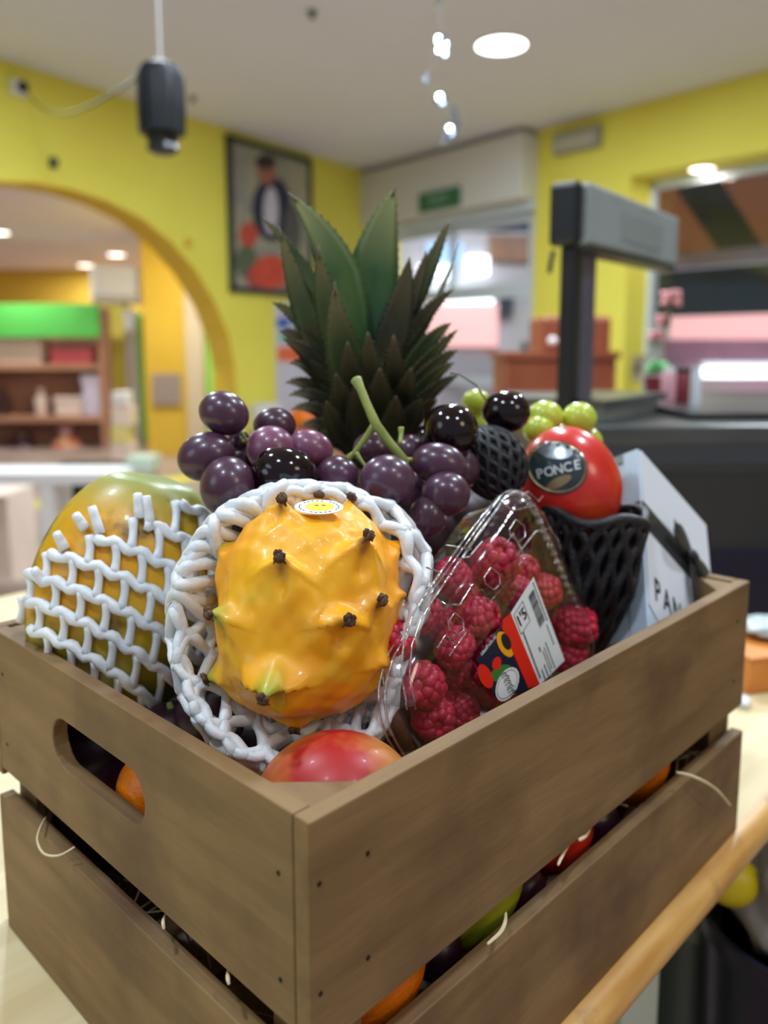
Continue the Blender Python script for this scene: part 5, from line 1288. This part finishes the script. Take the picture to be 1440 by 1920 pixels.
def band(pts, ws, name):
    mb = MB(); P = [np.asarray(p) for p in pts]; out = []; n = len(P); v = []
    for i in range(n):
        T = unit(P[min(i+1, n-1)]-P[max(i-1, 0)]); W_ = unit(np.cross(T, nF)); v += [P[i]+W_*ws[i], P[i]-W_*ws[i], P[i]-W_*ws[i]+nF*.0012, P[i]+W_*ws[i]+nF*.0012]
    f = [(i*4+j, i*4+(j+1) % 4, (i+1)*4+(j+1) % 4, (i+1)*4+j) for i in range(n-1) for j in range(4)]+[(0, 1, 2, 3), tuple(range(4*n-4, 4*n))[::-1]]
    return obj(name, mb.add(v, f), M['ribbon'], bx, smooth='auto', sub=2)
def fp(px, py, h=.004): return onplane(px, py, bA+nF*h, nF)
band([fp(1300, 1052, .004), fp(1285, 1012, .012), fp(1268, 982, .014), fp(1264, 975, .010), fp(1262, 990, .006), fp(1275, 1020, .004), fp(1300, 1052, .004)], [.003, .006, .006, .005, .005, .006, .003], 'ribbon_loop')
band([fp(1298, 1040, .006), fp(1316, 1060, .012), fp(1330, 1090, .010), fp(1332, 1110, .006), fp(1318, 1100, .004), fp(1300, 1055, .004)], [.003, .006, .007, .006, .006, .003], 'ribbon_loop')
band([fp(1298, 1048, .005), fp(1298, 1080, .007), fp(1304, 1125, .005), fp(1306, 1150, .003)], [.004, .004, .004, .004], 'ribbon_tail')
band([fp(1302, 1048, .005), fp(1318, 1090, .009), fp(1332, 1128, .007), fp(1334, 1140, .004)], [.004, .004, .005, .005], 'ribbon_tail')
obj('ribbon_knot', MB().ball(fp(1298, 1045, .006), unit(aB)*.007, unit(aC)*.006, nF*.005, 14, 10), M['ribbon'], bx, smooth=True)
mb = MB(); eB, eC = unit(aB), unit(aC); lB, lC = np.linalg.norm(aB), np.linalg.norm(aC)
for chh, u in (('P', .14), ('A', .27), ('N', .41), ('N', .80), ('O', .93)):
    text_on(mb, chh, .0195, fb(u, .725, .0012), eB*.8, -eC*1.25, nF, .0002, bold=.0002)
obj('lettering', mb, M['ink'], bx)

# ------------------------------------------------------------------ things on the table behind and below
c = at(1425, 1278, .82)
def tbox(name, x0, x1, s0_, lb, cat): pass
p = onz(1400, 1296, TAB); 
ob = thing('wooden_box', 'small orange wooden box on the table beyond the crate', 'box', p)
e1_ = unit([.86, .25, 0]); e2_ = np.array([-e1_[1], e1_[0], 0]); cc_ = p+e1_*.075+e2_*.04
obj('box_body', MB().box(cc_+ZC*.0195, e1_*.08, e2_*.05, ZC*.019), M['cherrywood'], ob, bevel=.002)
obj('box_rim', MB().box(cc_+ZC*.040, e1_*.082, e2_*.052, ZC*.0015), M['cherrywood'], ob)
wp = thing('crumpled_wrapper', 'crumpled pale wrapper lying on the orange wooden box', 'wrapper', cc_+ZC*.0416)
obj('wrapper', MB().ball(cc_+ZC*.052, e1_*.045, e2_*.03, ZC*.010, 26, 16, lambda q: q*(1+.18*vn(q, 7, 1.3)+.1*vn(q, 15, 2))), mat('pale_wrapper', (196, 206, 206), (150, 150, 150), scale=20, rough=.3), wp, smooth=True)
p = onz(1362, 1322, TAB)
ctn = thing('white_card', 'small white card lying on the table by the crate corner', 'card', p)
obj('card', MB().box(p+ZC*.004+e1_*.01, unit(UC+VC*.3)*.010, unit(VC-UC*.3)*.014, ZC*.0035), M['white'], ctn, bevel=.002)
# under the table edge: white box, grey container, dark bin with a bag
def under(px, py, z): return onz(px, py, z)
p = under(1240, 1800, .57)
wb2 = thing('white_carton', 'white carton with green print under the table edge', 'carton', (p[0]-.07, p[1]+.03, 0))
qa, qb = unit([1, .22, 0]), unit([-.22, 1, 0]); cx_, cy_ = (p-qa*.07+qb*.05)[:2]
obj('carton', MB().box((cx_, cy_, .286), qa*.07, qb*.05, (0, 0, .286)), mat('carton_pale', (190, 198, 182), rough=.5), wb2, bevel=.003)
mb = MB()
for i, (dx, z0, z1) in enumerate([(.012, .44, .52), (.028, .47, .555), (.044, .43, .50)]):
    mb.box(np.array([cx_, cy_, (z0+z1)/2])+qa*dx-qb*.0508, qa*.0035, qb*.0006, (0, 0, (z1-z0)/2))
obj('carton_print', mb, mat('print_green', (120, 170, 130), rough=.5), wb2)
p = under(1290, 1640, .60)
jc = thing('storage_container', 'tall grey green container under the table edge', 'container', (p[0], p[1], 0))
obj('container', MB().lathe((p[0], p[1], 0), [(.029, 0), (.031, .02), (.031, .57), (.028, .595), (.020, .605)], 36), M['jar'], jc, smooth='auto')
obj('container_band', MB().lathe((p[0], p[1], 0), [(.0315, .55), (.0325, .552), (.0325, .565), (.0315, .567)], 36), mat('band_light', (120, 130, 104), rough=.4), jc)
p = under(1528, 1715, .60)
bc = np.array([p[0], p[1], 0])
db = thing('waste_bin', 'dark navy bin standing under the table edge', 'bin', bc)
obj('bin_body', MB().lathe(bc, [(.08, 0), (.098, .58), (.104, .585), (.104, .60), (.098, .60), (.094, .58), (.074, .02)], 40), M['leather'], db, smooth='auto')
bg = thing('plastic_bag', 'crumpled translucent bag filling the dark bin', 'bag', bc+ZC*.56)
obj('bag_film', MB().ball(bc+ZC*.625, CX*.082, (0, .082, 0), ZC*.065, 40, 26, lambda q: q*(1+.16*vn(q, 6, 1.)+.08*vn(q, 13, 2.))), M['bag'], bg, smooth=True)
obj('bag_knot', MB().ball(bc+ZC*.69-CX*.02, CX*.014, (0, .014, 0), ZC*.016, 16, 10, lambda q: q*(1+.3*vn(q, 7, 1.))), M['bag'], bg, smooth=True)
yp = under(1372, 1650, .645)
yb_ = thing('lemon', 'yellow lemon peeking from the bag in the bin', 'lemon', yp-ZC*.02)
obj('skin', MB().ball(yp, CX*.024, (0, .022, 0), ZC*.022, 20, 14, lambda q: q*(1+.12*max(0, abs(q[0])-.85)/.15)), mat('yellow_skin', (214, 190, 20), rough=.35), yb_, smooth=True)
obj('stalk', MB().tube([yp+CX*.023, yp+CX*.028], .002, 8), M['stem'], yb_)
